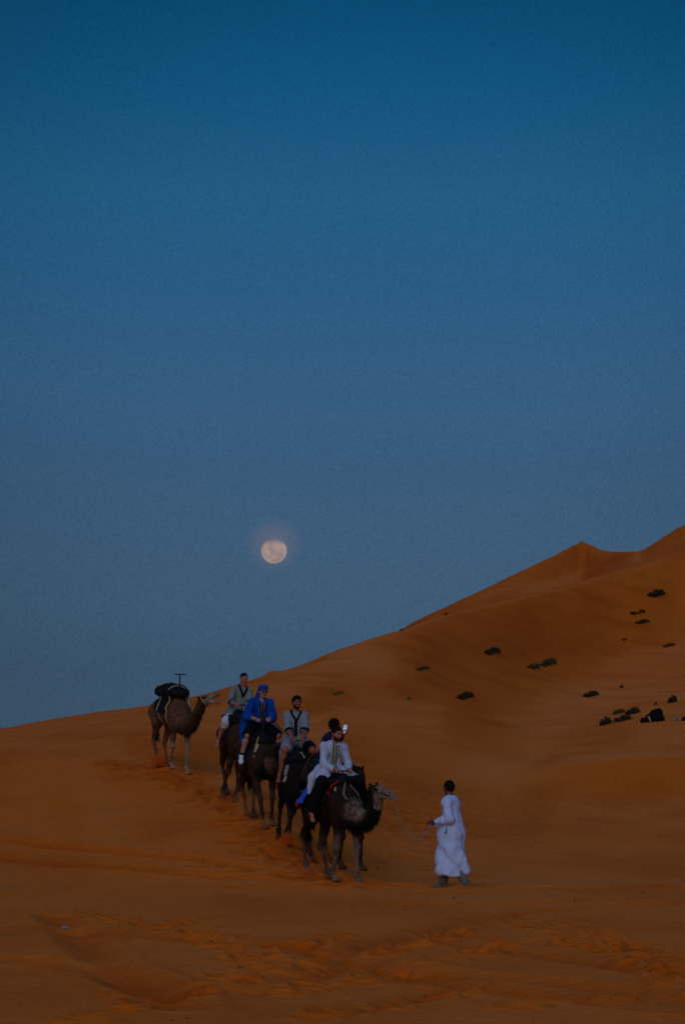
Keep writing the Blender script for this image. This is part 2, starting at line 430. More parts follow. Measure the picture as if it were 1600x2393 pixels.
def sand_material():
    m, t, b = mat_new('sand', 1.0, 0.05)
    geo = t.nodes.new('ShaderNodeNewGeometry')
    pos = geo.outputs['Position']
    big = noise(t, 0.05, 3, pos, 0.5, (1.0, 0.6, 1.0))
    mid = noise(t, 0.5, 5, pos, 0.6, (0.55, 0.28, 1.0))
    c1 = ramp(t, [(0.30, (0.66, 0.128, 0.008)), (0.56, (0.67, 0.143, 0.015)), (0.75, (0.67, 0.163, 0.025))], big.outputs[0])
    c2 = ramp(t, [(0.36, (0.86, 0.76, 0.52)), (0.5, (1.0, 1.0, 1.0)), (0.66, (1.06, 1.10, 1.35))], mid.outputs[0])
    col = mixc(t, c1.outputs[0], c2.outputs[0], 0.75, 'MULTIPLY')
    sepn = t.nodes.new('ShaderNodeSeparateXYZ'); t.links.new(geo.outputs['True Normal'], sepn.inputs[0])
    # sky light painted into the colour by slope: level sand paler, steep faces oranger
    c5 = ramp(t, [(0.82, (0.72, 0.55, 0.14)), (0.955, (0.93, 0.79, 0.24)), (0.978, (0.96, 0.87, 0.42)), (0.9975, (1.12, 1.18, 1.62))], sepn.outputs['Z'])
    sepp = t.nodes.new('ShaderNodeSeparateXYZ'); t.links.new(pos, sepp.inputs[0])
    mrf = t.nodes.new('ShaderNodeMapRange'); mrf.inputs[1].default_value = 44; mrf.inputs[2].default_value = 85; mrf.inputs[3].default_value = 0.35; mrf.inputs[4].default_value = 0.95
    t.links.new(sepp.outputs['Y'], mrf.inputs[0])      # the painted slope light is weaker on the near floor
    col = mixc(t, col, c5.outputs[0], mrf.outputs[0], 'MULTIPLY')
    # sand turned over by feet and wheels is cleaner and redder than the dusty crust
    ta = t.nodes.new('ShaderNodeAttribute'); ta.attribute_name = 'turned'
    col = mixc(t, col, mixc(t, col, (0.84, 0.66, 0.26), 1.0, 'MULTIPLY'), ta.outputs['Fac'])
    fine = noise(t, 9.0, 4, pos, 0.7, (1, 0.5, 1))
    c3 = ramp(t, [(0.3, (0.86, 0.84, 0.8)), (0.7, (1.1, 1.1, 1.1))], fine.outputs[0])
    col = mixc(t, col, c3.outputs[0], 0.7, 'MULTIPLY')
    grain = noise(t, 120.0, 3, pos, 0.8)
    c4 = ramp(t, [(0.3, (0.82, 0.8, 0.78)), (0.7, (1.16, 1.17, 1.2))], grain.outputs[0])
    col = mixc(t, col, c4.outputs[0], 0.6, 'MULTIPLY')
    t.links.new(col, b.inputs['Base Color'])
    # wind ripples
    wv = t.nodes.new('ShaderNodeTexWave'); wv.wave_type = 'BANDS'; wv.bands_direction = 'Y'
    wv.inputs['Scale'].default_value = 1.9; wv.inputs['Distortion'].default_value = 11.0
    wv.inputs['Detail'].default_value = 3; wv.inputs['Detail Scale'].default_value = 1.6
    mp = t.nodes.new('ShaderNodeMapping'); mp.inputs['Scale'].default_value = (0.35, 1.0, 1.0); mp.inputs['Rotation'].default_value = (0, 0, 0.25)
    t.links.new(pos, mp.inputs[0]); t.links.new(mp.outputs[0], wv.inputs['Vector'])
    bp1 = t.nodes.new('ShaderNodeBump'); bp1.inputs['Strength'].default_value = 0.24; bp1.inputs['Distance'].default_value = 0.03
    t.links.new(wv.outputs[0], bp1.inputs['Height'])
    bp2 = t.nodes.new('ShaderNodeBump'); bp2.inputs['Strength'].default_value = 0.5; bp2.inputs['Distance'].default_value = 0.03
    t.links.new(fine.outputs[0], bp2.inputs['Height']); t.links.new(bp1.outputs[0], bp2.inputs['Normal'])
    t.links.new(bp2.outputs[0], b.inputs['Normal'])
    return m

def build_sand():
    dense = np.arange(-8.6, 8.61, 0.024)
    th = np.concatenate([np.arange(-180, -40, 6.0), np.arange(-40, -16, 1.0), np.arange(-16, -8.6, 0.2), dense, np.arange(8.8, 16, 0.2), np.arange(16, 40, 1.0), np.arange(40, 180, 6.0)])
    th = np.radians(th)
    r = np.concatenate([[0.02, 1.0, 3, 6, 10, 14], np.arange(16, 34, 0.055), np.arange(34, 56, 0.085), np.arange(56, 100, 0.22), np.arange(100, 300, 1.0), np.arange(300, 560, 3.0), np.array([600, 680, 780, 900, 1200, 2000, 4000.0])])
    TH, RR = np.meshgrid(th, r, indexing='ij')
    X, Y = RR * np.sin(TH), RR * np.cos(TH)
    dz, T = detail(X, Y)
    Z = ground_base(X, Y) + dz
    n, k = TH.shape
    V = np.stack([X, Y, Z], -1).reshape(-1, 3)
    i, j = np.meshgrid(np.arange(n), np.arange(k - 1), indexing='ij')
    i2 = (i + 1) % n
    Fq = np.stack([i * k + j, i * k + j + 1, i2 * k + j + 1, i2 * k + j], -1).reshape(-1, 4)
    V = np.vstack([V, [[0, 0, 0]]])
    me = mesh_np('sand', V, Fq)
    at_ = me.attributes.new('turned', 'FLOAT', 'POINT')
    at_.data.foreach_set('value', np.append(T.ravel(), 0.0).astype(np.float32))
    # close the centre with a small fan
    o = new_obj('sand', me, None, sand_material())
    tag(o, 'orange desert sand with dunes, ripples and trodden tracks', None, None, 'structure')
    return o
build_sand()

# ------------------------------------------------------------------ signed-distance modelling kit (one continuous skin per body)
def V3(*a): return np.array(a, float)
def unit(v):
    v = np.asarray(v, float); return v / (np.linalg.norm(v) + 1e-12)

def rot_axes(f, u):
    """columns: f forward, l left, u up"""
    f = unit(f); l = unit(np.cross(u, f)); u2 = np.cross(f, l)
    return np.stack([f, l, u2], 1)

class Sdf:
    def __init__(s): s.p = []
    def cone(s, a, b, ra, rb, k=None, flat=None):
        """tapered round limb; flat=(axis, factor) squashes it along a direction"""
        s.p.append(('c', V3(*a), V3(*b), ra, rb, k, flat)); return s
    def chain(s, pts, k=None, flat=None):
        for (a, ra), (b, rb) in zip(pts[:-1], pts[1:]): s.cone(a, b, ra, rb, k, flat)
        return s
    def ell(s, c, r, M=None, k=None):
        s.p.append(('e', V3(*c), V3(*r), None if M is None else np.asarray(M, float), k)); return s
    def cut(s, c, r, M=None, k=0.01):
        s.p.append(('x', V3(*c), V3(*r), None if M is None else np.asarray(M, float), k)); return s
    def box(s, pad):
        lo, hi = [], []
        for p in s.p:
            if p[0] == 'c':
                m = max(p[3], p[4]); lo.append(np.minimum(p[1], p[2]) - m); hi.append(np.maximum(p[1], p[2]) + m)
            elif p[0] == 'e':
                m = p[2] if p[3] is None else np.abs(p[3]) @ p[2]
                lo.append(p[1] - m); hi.append(p[1] + m)
        return np.min(lo, 0) - pad, np.max(hi, 0) + pad
    @staticmethod
    def prim(p, P):
        if p[0] == 'c':
            _, a, b, ra, rb, k, flat = p
            d = b - a; L = d @ d + 1e-12
            q = P - a
            h = np.clip((q @ d) / L, 0, 1)
            v = q - h[..., None] * d
            if flat is not None:
                ax, f = flat; ax = unit(ax)
                v = v + (v @ ax)[..., None] * ax * (1 / f - 1)
            return np.sqrt((v * v).sum(-1)) - (ra + (rb - ra) * h)
        _, c, r, M, k = p
        q = P - c
        if M is not None: q = q @ M
        k0 = np.sqrt(((q / r) ** 2).sum(-1)); k1 = np.sqrt(((q / (r * r)) ** 2).sum(-1)) + 1e-9
        return k0 * (k0 - 1) / k1
    def ev(s, lo, cell, n, k, post=None):
        ax = [lo[i] + cell * np.arange(n[i]) for i in range(3)]
        D = np.full(n, 0.5, np.float32)
        for p in s.p:
            kk = p[5] if p[0] == 'c' else p[4]
            kk = k if kk is None else kk
            if p[0] == 'c':
                m = max(p[3], p[4]); a, b = np.minimum(p[1], p[2]) - m, np.maximum(p[1], p[2]) + m
            else:
                m = p[2] if p[3] is None else np.abs(p[3]) @ p[2]; a, b = p[1] - m, p[1] + m
            pad = kk + 2.5 * cell + 0.05
            sl = []
            for i in range(3):
                i0 = int(max(0, math.floor((a[i] - pad - lo[i]) / cell))); i1 = int(min(n[i], math.ceil((b[i] + pad - lo[i]) / cell) + 1))
                sl.append(slice(i0, i1))
            if any(q.stop <= q.start for q in sl): continue
            P = np.stack(np.meshgrid(*[ax[i][sl[i]] for i in range(3)], indexing='ij'), -1)
            d = s.prim(p, P)
            o = D[tuple(sl)]
            if p[0] == 'x':
                h = np.clip(0.5 - 0.5 * (o + d) / kk, 0, 1)
                D[tuple(sl)] = o * (1 - h) + (-d) * h + kk * h * (1 - h)
            else:
                h = np.clip(0.5 + 0.5 * (o - d) / kk, 0, 1)
                D[tuple(sl)] = o * (1 - h) + d * h - kk * h * (1 - h)
        if post is not None:
            P = np.stack(np.meshgrid(*ax, indexing='ij'), -1)
            D = post(P, D)
        return D
    def mesh(s, cell, k=0.03, post=None, lo=None, hi=None, pad=0.03):
        l, h = s.box(pad + 2 * cell)
        if lo is not None: l = np.maximum(l, lo)
        if hi is not None: h = np.minimum(h, hi)
        n = tuple(int(v) for v in np.ceil((h - l) / cell) + 1)
        D = s.ev(l, cell, n, k, post)
        # close at the border
        for i in range(3):
            sl = [slice(None)] * 3
            sl[i] = 0; D[tuple(sl)] = np.maximum(D[tuple(sl)], cell * 0.5)
            sl[i] = -1; D[tuple(sl)] = np.maximum(D[tuple(sl)], cell * 0.5)
        return surface_nets(D, l, cell)

def surface_nets(D, lo, cell):
    n = np.array(D.shape)
    ins = D < 0
    c = n - 1
    cnt = np.zeros(c, np.float32); acc = np.zeros(tuple(c) + (3,), np.float32)
    def sub(A, o): return A[o[0]:o[0] + c[0], o[1]:o[1] + c[1], o[2]:o[2] + c[2]]
    any_in = np.zeros(c, bool); all_in = np.ones(c, bool)
    for o in np.ndindex(2, 2, 2):
        b = sub(ins, o); any_in |= b; all_in &= b
    act = any_in & ~all_in
    idx = np.argwhere(act)
    I = idx.T
    acc = np.zeros((len(idx), 3)); cnt = np.zeros(len(idx))
    for ax in range(3):
        for o in np.ndindex(2, 2, 2):
            if o[ax]: continue
            o = np.array(o); e = np.eye(3, dtype=int)[ax]
            A = D[tuple(I + o[:, None])]; B = D[tuple(I + (o + e)[:, None])]
            m = (A < 0) != (B < 0)
            t = np.where(m, A / np.where(m, A - B, 1), 0)
            pos = np.repeat(o[None].astype(float), len(idx), 0); pos[:, ax] += t
            acc[m] += pos[m]; cnt[m] += 1
    V = lo + (idx + acc / cnt[:, None]) * cell
    vid = np.full(tuple(c), -1, np.int64); vid[tuple(I)] = np.arange(len(idx))
    Fs = []
    for ax in range(3):
        a, b = (ax + 1) % 3, (ax + 2) % 3
        A = np.take(ins, np.arange(0, n[ax] - 1), ax); B = np.take(ins, np.arange(1, n[ax]), ax)
        m = A != B
        q = np.argwhere(m)
        q = q[(q[:, a] > 0) & (q[:, b] > 0) & (q[:, a] < n[a] - 1) & (q[:, b] < n[b] - 1)]
        ea = np.eye(3, dtype=int)[a]; eb = np.eye(3, dtype=int)[b]
        v0 = vid[tuple(q.T)]; v1 = vid[tuple((q - ea).T)]; v2 = vid[tuple((q - ea - eb).T)]; v3 = vid[tuple((q - eb).T)]
        f = np.stack([v0, v1, v2, v3], 1)
        flip = ~ins[tuple(q.T)]
        f[flip] = f[flip][:, ::-1]
        f = f[(f >= 0).all(1)]
        Fs.append(f)
    return V, np.vstack(Fs)

def weld(parts):
    V, Fq, n = [], [], 0
    for v, f in parts:
        V.append(v); Fq.append(f + n); n += len(v)
    return np.vstack(V), np.vstack(Fq)

def face_materials(me, V, Fq, rules):
    """rules: list of (slot, function(centres)->bool mask)"""
    c = V[Fq].mean(1)
    mi = np.zeros(len(Fq), np.int32)
    for slot, fn in rules: mi[fn(c)] = slot
    me.polygons.foreach_set('material_index', mi)

def point_color(me, name, C):
    a = me.color_attributes.new(name, 'FLOAT_COLOR', 'POINT')
    C4 = np.ones((len(C), 4), np.float32); C4[:, :3] = C
    a.data.foreach_set('color', C4.ravel())

def tube_np(pts, rad, seg=6, closed=False):
    pts = [V3(*p) for p in pts]; n = len(pts)
    rr = rad if hasattr(rad, '__len__') else [rad] * n
    V = []; up = V3(0, 0, 1)
    prevl = None
    for i, p in enumerate(pts):
        t = unit(pts[min(i + 1, n - 1)] - pts[max(i - 1, 0)]) if not closed else unit(pts[(i + 1) % n] - pts[i - 1])
        l = np.cross(t, up) if prevl is None else prevl - t * (prevl @ t)
        if np.linalg.norm(l) < 1e-4: l = np.cross(t, V3(1, 0, 0))
        l = unit(l); prevl = l; b = np.cross(t, l)
        for k in range(seg):
            a = 2 * math.pi * k / seg
            V.append(p + rr[i] * (math.cos(a) * l + math.sin(a) * b))
    Fq = []
    for i in range(n if closed else n - 1):
        for k in range(seg):
            j = (i + 1) % n
            Fq.append((i * seg + k, i * seg + (k + 1) % seg, j * seg + (k + 1) % seg, j * seg + k))
    if not closed:
        for i in (0, n - 1):
            V.append(pts[i]); c = len(V) - 1
            for k in range(seg):
                a, b = i * seg + k, i * seg + (k + 1) % seg
                Fq.append((c, b, a, a) if i == 0 else (c, a, b, b))
    return np.array(V), np.array(Fq)

def mesh_any(name, V, Fq, smooth=True):
    """faces may repeat the last index to mean a triangle"""
    me = bpy.data.meshes.new(name)
    me.from_pydata([tuple(map(float, v)) for v in V], [], [tuple(int(i) for i in (f[:3] if len(f) > 3 and f[3] == f[2] else f)) for f in Fq])
    me.polygons.foreach_set('use_smooth', np.full(len(me.polygons), smooth, bool)); me.update()
    return me

def ribbon(bvh, rays, width, thick=0.006, wdir=None):
    """a band laid on a surface: rays = [(origin, direction)]; returns a closed strip"""
    P, Nn = [], []
    for o, d in rays:
        hit = bvh.ray_cast(Vector(o), Vector(unit(d)))
        if hit[0] is None: continue
        P.append(np.array(hit[0])); Nn.append(-unit(d))
    if len(P) < 2: return None
    V, Fq = [], []
    n = len(P)
    for i in range(n):
        t = unit(P[min(i + 1, n - 1)] - P[max(i - 1, 0)])
        nn = Nn[i]; s = unit(np.cross(t, nn)) if wdir is None else unit(wdir)
        w = width[i] if hasattr(width, '__len__') else width
        c = P[i] + nn * thick
        b = P[i] - nn * 0.012
        V += [b - s * w / 2, c - s * w / 2, c + s * w / 2, b + s * w / 2]
    for i in range(n - 1):
        for k in range(4):
            Fq.append((i * 4 + k, i * 4 + (k + 1) % 4, i * 4 + 4 + (k + 1) % 4, i * 4 + 4 + k))
    Fq += [(0, 1, 2, 3), (4 * n - 1, 4 * n - 2, 4 * n - 3, 4 * n - 4)]
    return np.array(V), np.array(Fq)

def ik(a, b, l1, l2, hint):
    a, b = V3(*a), V3(*b); d = b - a; L = np.linalg.norm(d)
    if L > (l1 + l2) * 0.995: l1, l2 = l1 * L / (l1 + l2) * 1.005, l2 * L / (l1 + l2) * 1.005
    x = (l1 * l1 - l2 * l2 + L * L) / (2 * L); h = math.sqrt(max(l1 * l1 - x * x, 0))
    u = d / L; hv = V3(*hint); hv = unit(hv - u * (hv @ u))
    return a + u * x + hv * h

def strands(V, Nrm, mask_w, count, length, direct, width, rs, curl=0.3):
    """little tapered locks of hair rooted on a surface; returns verts and triangle faces"""
    w = mask_w / mask_w.sum()
    idx = rs.choice(len(V), count, p=w)
    base = V[idx] - Nrm[idx] * 0.006
    d = np.asarray(direct, float)[None] + Nrm[idx] * 0.45 + rs.randn(count, 3) * curl
    d /= np.linalg.norm(d, axis=1)[:, None]
    L = length * (0.5 + rs.rand(count))[:, None]
    s = np.cross(d, rs.randn(count, 3)); s /= np.linalg.norm(s, axis=1)[:, None]
    W = width * (0.6 + 0.8 * rs.rand(count))[:, None]
    mid = base + d * L * 0.55 + Nrm[idx] * 0.004
    tip = base + d * L + rs.randn(count, 3) * 0.01
    VV = np.stack([base - s * W, base + s * W, mid + s * W * 0.7, mid - s * W * 0.7, tip], 1).reshape(-1, 3)
    k = np.arange(count) * 5
    Fq = np.concatenate([np.stack([k, k + 1, k + 2, k + 3], 1), np.stack([k + 3, k + 2, k + 4, k + 4], 1)])
    return VV, Fq

def vnormals(V, Fq):
    n = np.cross(V[Fq[:, 1]] - V[Fq[:, 0]], V[Fq[:, 2]] - V[Fq[:, 0]])
    N_ = np.zeros_like(V)
    for k in range(4): np.add.at(N_, Fq[:, k], n)
    return N_ / (np.linalg.norm(N_, axis=1)[:, None] + 1e-12)

# ------------------------------------------------------------------ materials for figures
def simple_mat(name, col, rough=0.85, var=0.25, scale=25.0, bump=0.2, spec=0.2, dist=0.004):
    m, t, b = mat_new(name, rough, spec)
    tc = t.nodes.new('ShaderNodeTexCoord')
    n = noise(t, scale, 4, tc.outputs['Object'])
    c = ramp(t, [(0.25, tuple(v * (1 - var) for v in col)), (0.75, tuple(min(1, v * (1 + var)) for v in col))], n.outputs[0])
    t.links.new(c.outputs[0], b.inputs['Base Color'])
    if bump:
        bp = t.nodes.new('ShaderNodeBump'); bp.inputs['Strength'].default_value = bump * .6; bp.inputs['Distance'].default_value = dist * .6
        n2 = noise(t, scale * 4, 4, tc.outputs['Object'])
        t.links.new(n2.outputs[0], bp.inputs['Height']); t.links.new(bp.outputs[0], b.inputs['Normal'])
    return m

def coat_mat(name, gain=1.0):
    m, t, b = mat_new(name, 0.95, 0.1)
    a = t.nodes.new('ShaderNodeVertexColor'); a.layer_name = 'coat'
    tc = t.nodes.new('ShaderNodeTexCoord')
    n = noise(t, 7.0, 5, tc.outputs['Object'], 0.65)
    c = ramp(t, [(0.3, (0.5, 0.48, 0.46)), (0.72, (1.45, 1.42, 1.4))], n.outputs[0])
    n3 = noise(t, 60, 3, tc.outputs['Object'], 0.6, (1, 1, 0.25))
    c3 = ramp(t, [(0.3, (0.6, 0.6, 0.6)), (0.7, (1.35, 1.35, 1.35))], n3.outputs[0])
    col = mixc(t, a.outputs['Color'], c.outputs[0], 1.0, 'MULTIPLY')
    col = mixc(t, col, c3.outputs[0], 0.8, 'MULTIPLY')
    t.links.new(col, b.inputs['Base Color'])
    bp = t.nodes.new('ShaderNodeBump'); bp.inputs['Strength'].default_value = 0.7; bp.inputs['Distance'].default_value = 0.02
    t.links.new(n3.outputs[0], bp.inputs['Height']); t.links.new(bp.outputs[0], b.inputs['Normal'])
    return m

def striped_mat(name, a, b_, scale, axis='y', rough=0.9, lo=0.45, hi=0.55):
    m, t, b = mat_new(name, rough, 0.1)
    tc = t.nodes.new('ShaderNodeTexCoord')
    wv = t.nodes.new('ShaderNodeTexWave'); wv.wave_type = 'BANDS'; wv.bands_direction = axis.upper()
    wv.inputs['Scale'].default_value = scale; wv.inputs['Distortion'].default_value = 0.6
    t.links.new(tc.outputs['Object'], wv.inputs['Vector'])
    c = ramp(t, [(lo, a), (hi, b_)], wv.outputs[0])
    t.links.new(c.outputs[0], b.inputs['Base Color'])
    return m

MAT = {}
def M(k): return MAT[k]
MAT['black_cloth'] = simple_mat('black_cloth', (0.006, 0.006, 0.007), spec=0.05)
MAT['blanket'] = simple_mat('blanket', (0.011, 0.010, 0.012), var=0.6, scale=9, spec=0.05)
MAT['black_iron'] = simple_mat('black_iron', (0.012, 0.013, 0.018), 0.6, bump=0)
MAT['beige_rope'] = simple_mat('beige_rope', (0.36, 0.27, 0.15), bump=0.5)
MAT['cream'] = simple_mat('cream', (0.36, 0.30, 0.19), var=.5)
MAT['pale_cloth'] = simple_mat('pale_cloth', (0.20, 0.19, 0.18), var=.5)
MAT['dim_strap'] = simple_mat('dim_strap', (0.07, 0.045, 0.03))
MAT['red_cloth'] = simple_mat('red_cloth', (0.32, 0.01, 0.03))
MAT['blue_cloth'] = simple_mat('blue_cloth', (0.03, 0.06, 0.42))
MAT['green_cloth'] = simple_mat('green_cloth', (0.02, 0.06, 0.03))
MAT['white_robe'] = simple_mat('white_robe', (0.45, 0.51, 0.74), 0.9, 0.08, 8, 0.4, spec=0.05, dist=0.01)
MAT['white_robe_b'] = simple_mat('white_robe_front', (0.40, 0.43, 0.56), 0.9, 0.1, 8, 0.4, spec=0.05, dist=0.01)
MAT['sage'] = simple_mat('sage_cotton', (0.15, 0.185, 0.16), 0.9, 0.18, 20)
MAT['greyblue'] = simple_mat('grey_blue_cotton', (0.19, 0.20, 0.23), 0.9, 0.2, 18)
MAT['royal'] = simple_mat('royal_blue_cotton', (0.006, 0.050, 0.29), 0.9, 0.3, 6, spec=0.05)
MAT['navy'] = simple_mat('navy_cotton', (0.006, 0.006, 0.035))
MAT['white_shorts'] = simple_mat('white_shorts', (0.46, 0.46, 0.52))
MAT['grey_trouser'] = simple_mat('grey_trousers', (0.13, 0.13, 0.12))
MAT['sneaker'] = simple_mat('white_sneaker', (0.6, 0.62, 0.66), 0.6, 0.08)
MAT['teal'] = simple_mat('teal_rope', (0.02, 0.22, 0.26), 0.7)
MAT['rope_blue'] = simple_mat('pale_blue_rope', (0.17, 0.2, 0.26), 0.8)
MAT['knot'] = simple_mat('blue_knot', (0.02, 0.25, 0.42))
MAT['hair'] = simple_mat('dark_hair', (0.004, 0.0035, 0.003), 0.7, bump=0.6, spec=.1)
MAT['eye_dark'] = simple_mat('eye_dark', (0.004, 0.003, 0.003), 0.2, spec=0.6, bump=0)
MAT['lens'] = simple_mat('dark_lens', (0.003, 0.003, 0.004), 0.1, spec=0.8, bump=0)
MAT['teeth'] = simple_mat('teeth', (0.6, 0.55, 0.5), 0.4, bump=0)
MAT['lips'] = simple_mat('lips', (0.22, 0.05, 0.04), 0.5, bump=0)
MAT['hoof'] = simple_mat('foot_pad', (0.03, 0.022, 0.016))
MAT['olive_stripe'] = striped_mat('olive_stripe', (0.09, 0.09, 0.06), (0.24, 0.24, 0.19), 7.0, 'y')
MAT['gold_print'] = striped_mat('gold_print', (0.015, 0.01, 0.008), (0.22, 0.13, 0.06), 7.0, 'y', lo=0.55, hi=0.8)
MAT['embroid'] = simple_mat('grey_embroidery', (0.16, 0.15, 0.18), var=0.6, scale=60)
def skin_mat(name, col):
    return simple_mat(name, col, 0.55, 0.12, 12, 0.15, 0.35)
MAT['skin_tan'] = skin_mat('skin_tan', (0.36, 0.115, 0.065))
MAT['skin_brown'] = skin_mat('skin_brown', (0.28, 0.068, 0.034))
MAT['skin_dark'] = skin_mat('skin_dark', (0.16, 0.045, 0.022))
MAT['skin_pale'] = skin_mat('skin_pale', (0.39, 0.18, 0.14))

# ------------------------------------------------------------------ camels
def place_frame(px, py_unused, Y, heading):
    p = at(px, 2000, Y)
    x, y = p.x, p.y
    return x, y, ground(x, y)

class Frame:
    """root placement: local x forward, y left, z up"""
    def __init__(s, x, y, z, h):
        s.x, s.y, s.z, s.h = x, y, z, h
        s.f = np.array([math.sin(R(h)), -math.cos(R(h))]); s.l = np.array([-s.f[1], s.f[0]])
        s.rotz = math.atan2(s.f[1], s.f[0])
    def world(s, p):
        q = s.f * p[0] + s.l * p[1]
        return np.array([s.x + q[0], s.y + q[1], s.z + p[2]])
    def local(s, P):
        d = np.array([P[0] - s.x, P[1] - s.y])
        return np.array([d @ s.f, d @ s.l, P[2] - s.z])
    def gz(s, x, y):
        w_ = s.world((x, y, 0)); return ground(w_[0], w_[1]) - s.z
    def empty(s, name):
        o = bpy.data.objects.new(name, None); COL.objects.link(o)
        o.location = (s.x, s.y, s.z); o.rotation_euler = (0, 0, s.rotz); o.empty_display_size = 0.3
        return o

def camel(fr, label, neck, feet, palette, pitch=0.0, tail=((-.86, 0, 1.2), (-.95, .02, .9), (-.93, .03, .72)), jaw_open=0.0,
          shag=1500, seed=1, head_turn=0.0, eye=True, slim=1.0):
    """neck: list of (x,y,z) joints base..poll, then muzzle tip. feet: FL FR HL HR as (x, y, lift)"""
    rs = np.random.RandomState(seed)
    S = Sdf()
    cp, sp = math.cos(pitch), math.sin(pitch)
    def tp(p):      # body pitch about (0,0,1.2)
        x, z = p[0], p[2] - 1.2
        return V3(x * cp + z * sp, p[1] * slim, 1.2 - x * sp + z * cp)
    RM = np.array([[cp, 0, sp], [0, 1, 0], [-sp, 0, cp]])
    def el(c, r, k=0.12): S.ell(tp(c), (r[0], r[1] * slim, r[2]), RM, k)
    el((.38, 0, 1.22), (.36, .25, .34)); el((.02, 0, 1.26), (.52, .30, .29)); el((-.42, 0, 1.32), (.36, .24, .23))
    el((-.04, 0, 1.50 + palette.get('hump', 0)), (.42, .17, .24)); el((-.66, 0, 1.30), (.19, .20, .22)); el((.58, 0, 1.12), (.15, .16, .22))
    # shoulders and haunches
    for s in (1, -1):
        el((.42, s * .17, 1.16), (.17, .1, .27), 0.08); el((-.56, s * .15, 1.16), (.2, .12, .28), 0.08)
    nb = [tp(p) for p in neck[:2]] + [V3(*p) for p in neck[2:]]
    NR = [.20, .145, .118, .10, .088, .078]
    m = len(nb) - 1
    rad = np.interp(np.linspace(0, 1, m), np.linspace(0, 1, 6), NR)
    # smooth neck through catmull points
    pts = []
    base = tp((.50, 0, 1.18))
    ctrl = [base] + nb[:-1]
    crad = [.24] + list(rad)
    t = np.arange(len(ctrl)); tt = np.linspace(0, len(ctrl) - 1, 4 * len(ctrl))
    cx = np.stack([pchip(t, np.array(ctrl)[:, i], tt) for i in range(3)], 1); cr_ = np.interp(tt, t, crad)
    S.chain([(cx[i], cr_[i]) for i in range(len(tt))], 0.05)
    # head
    poll, muz = nb[-2], nb[-1]
    hd = unit(muz - poll); L = np.linalg.norm(muz - poll)
    upv = unit(V3(0, 0, 1) - hd * hd[2]); lf = unit(np.cross(upv, hd))
    H = lambda a, b_, c: poll + hd * (a * L) + lf * b_ + upv * c
    S.ell(H(.12, 0, .0), (.13, .082, .10), rot_axes(hd, upv), 0.04)
    S.cone(H(.2, 0, .03), H(.80, 0, .012), .075, .05, 0.04)
    S.ell(H(.36, 0, .03), (.13, .07, .075), rot_axes(hd, upv), 0.04)      # brow
    S.ell(H(.92, 0, .0), (.065, .05, .048), rot_axes(hd, upv), 0.03)      # upper lip
    S.ell(H(.80, 0, .035), (.06, .045, .03), rot_axes(hd, upv), 0.03)     # nose bridge
    jo = jaw_open
    S.chain([(H(.22, 0, -.05), .06), (H(.55, 0, -.06 - .35 * jo * .5), .04), (H(.86, 0, -.055 - .55 * jo), .032)], 0.03)
    S.ell(H(.90, 0, -.06 - .6 * jo), (.04, .036, .026), rot_axes(hd, upv), 0.03)
    for s in (1, -1):
        S.ell(H(.33, s * .07, .035), (.035, .024, .03), rot_axes(hd, upv), 0.02)
        S.cone(H(.02, s * .07, .08), H(-.06, s * .105, .135), .026, .014, 0.02, (hd, .6))
        S.cut(H(.95, s * .027, .022), (.02, .01, .008), rot_axes(hd, upv + s * lf * .6), 0.006)
    if not jo: S.cut(H(.88, 0, -.036), (.10, .09, .005), rot_axes(hd, upv), 0.008)
    # legs
    tops = [((.46, .17, .98), (.46, -.17, .98)), ((-.46, .16, 1.03), (-.46, -.16, 1.03))]
    knees = []
    for n_, (x, y, lift) in enumerate(feet):
        frt = n_ < 2
        y = y * slim
        top = tp(tops[0][n_] if frt else tops[1][n_ - 2])
        gz = fr.gz(x, y) + lift
        ft = V3(x, y, gz + .03)
        back = 0.10 if lift > 0.05 else 0.0
        ank = V3(x - (.05 if frt else .04) - back, y, gz + .13 + 0.3 * back)
        if frt:
            S.cone(tp((.43, top[1] / slim * .95, 1.22)), top, .15, .10, 0.07)
            kn = ik(top, ank, .46, .435, (1, 0, 0.1))
            S.cone(top, kn, .088, .048, 0.05); S.ell(kn + V3(.01, 0, 0), (.056, .050, .072), None, 0.03)
            S.cone(kn, ank, .041, .033, 0.03)
        else:
            S.cone(tp((-.56, top[1] / slim, 1.26)), top, .17, .13, 0.08)
            kn = ik(top, ank, .53, .49, (-1, 0, 0))
            S.cone(top, kn, .112, .048, 0.06); S.ell(kn + V3(-.015, 0, 0), (.055, .045, .07), None, 0.03)
            S.cone(kn, ank, .040, .032, 0.03)
        S.ell(ank, (.045, .045, .06), None, 0.03)
        tip = ft + V3(.07 if lift <= .05 else .02, 0, 0 if lift <= .05 else -.03)
        S.cone(ank, tip + V3(-.02, 0, .03), .04, .05, 0.03)
        for s in (1, -1):
            S.ell(tip + V3(0.0, s * .028, .0), (.078, .042, .036), None, 0.02)
        knees.append((kn, ank, ft))
    # tail
    tl = [tp(tail[0]) if False else tp((-.80, 0, 1.34))] + [V3(*p) for p in tail]
    S.chain([(p, r_) for p, r_ in zip(tl, [.04, .032, .026, .03])], 0.03)
    def post(P, D):
        near = np.abs(D) < 0.06
        out_ = D.copy()
        Q = P[near]
        out_[near] = D[near] + 0.018 * vnoise3(Q, 9, seed) + 0.010 * vnoise3(Q, 24, seed + 5)
        return out_
    V, Fq = S.mesh(0.02, 0.05, post)
    Nrm = vnormals(V, Fq)
    me = mesh_np('camel_body', V, Fq)
    # coat colours: body, dark shag (crown, throat, hump, tail), pale (face, legs, chest patches)
    x, y, z = V.T
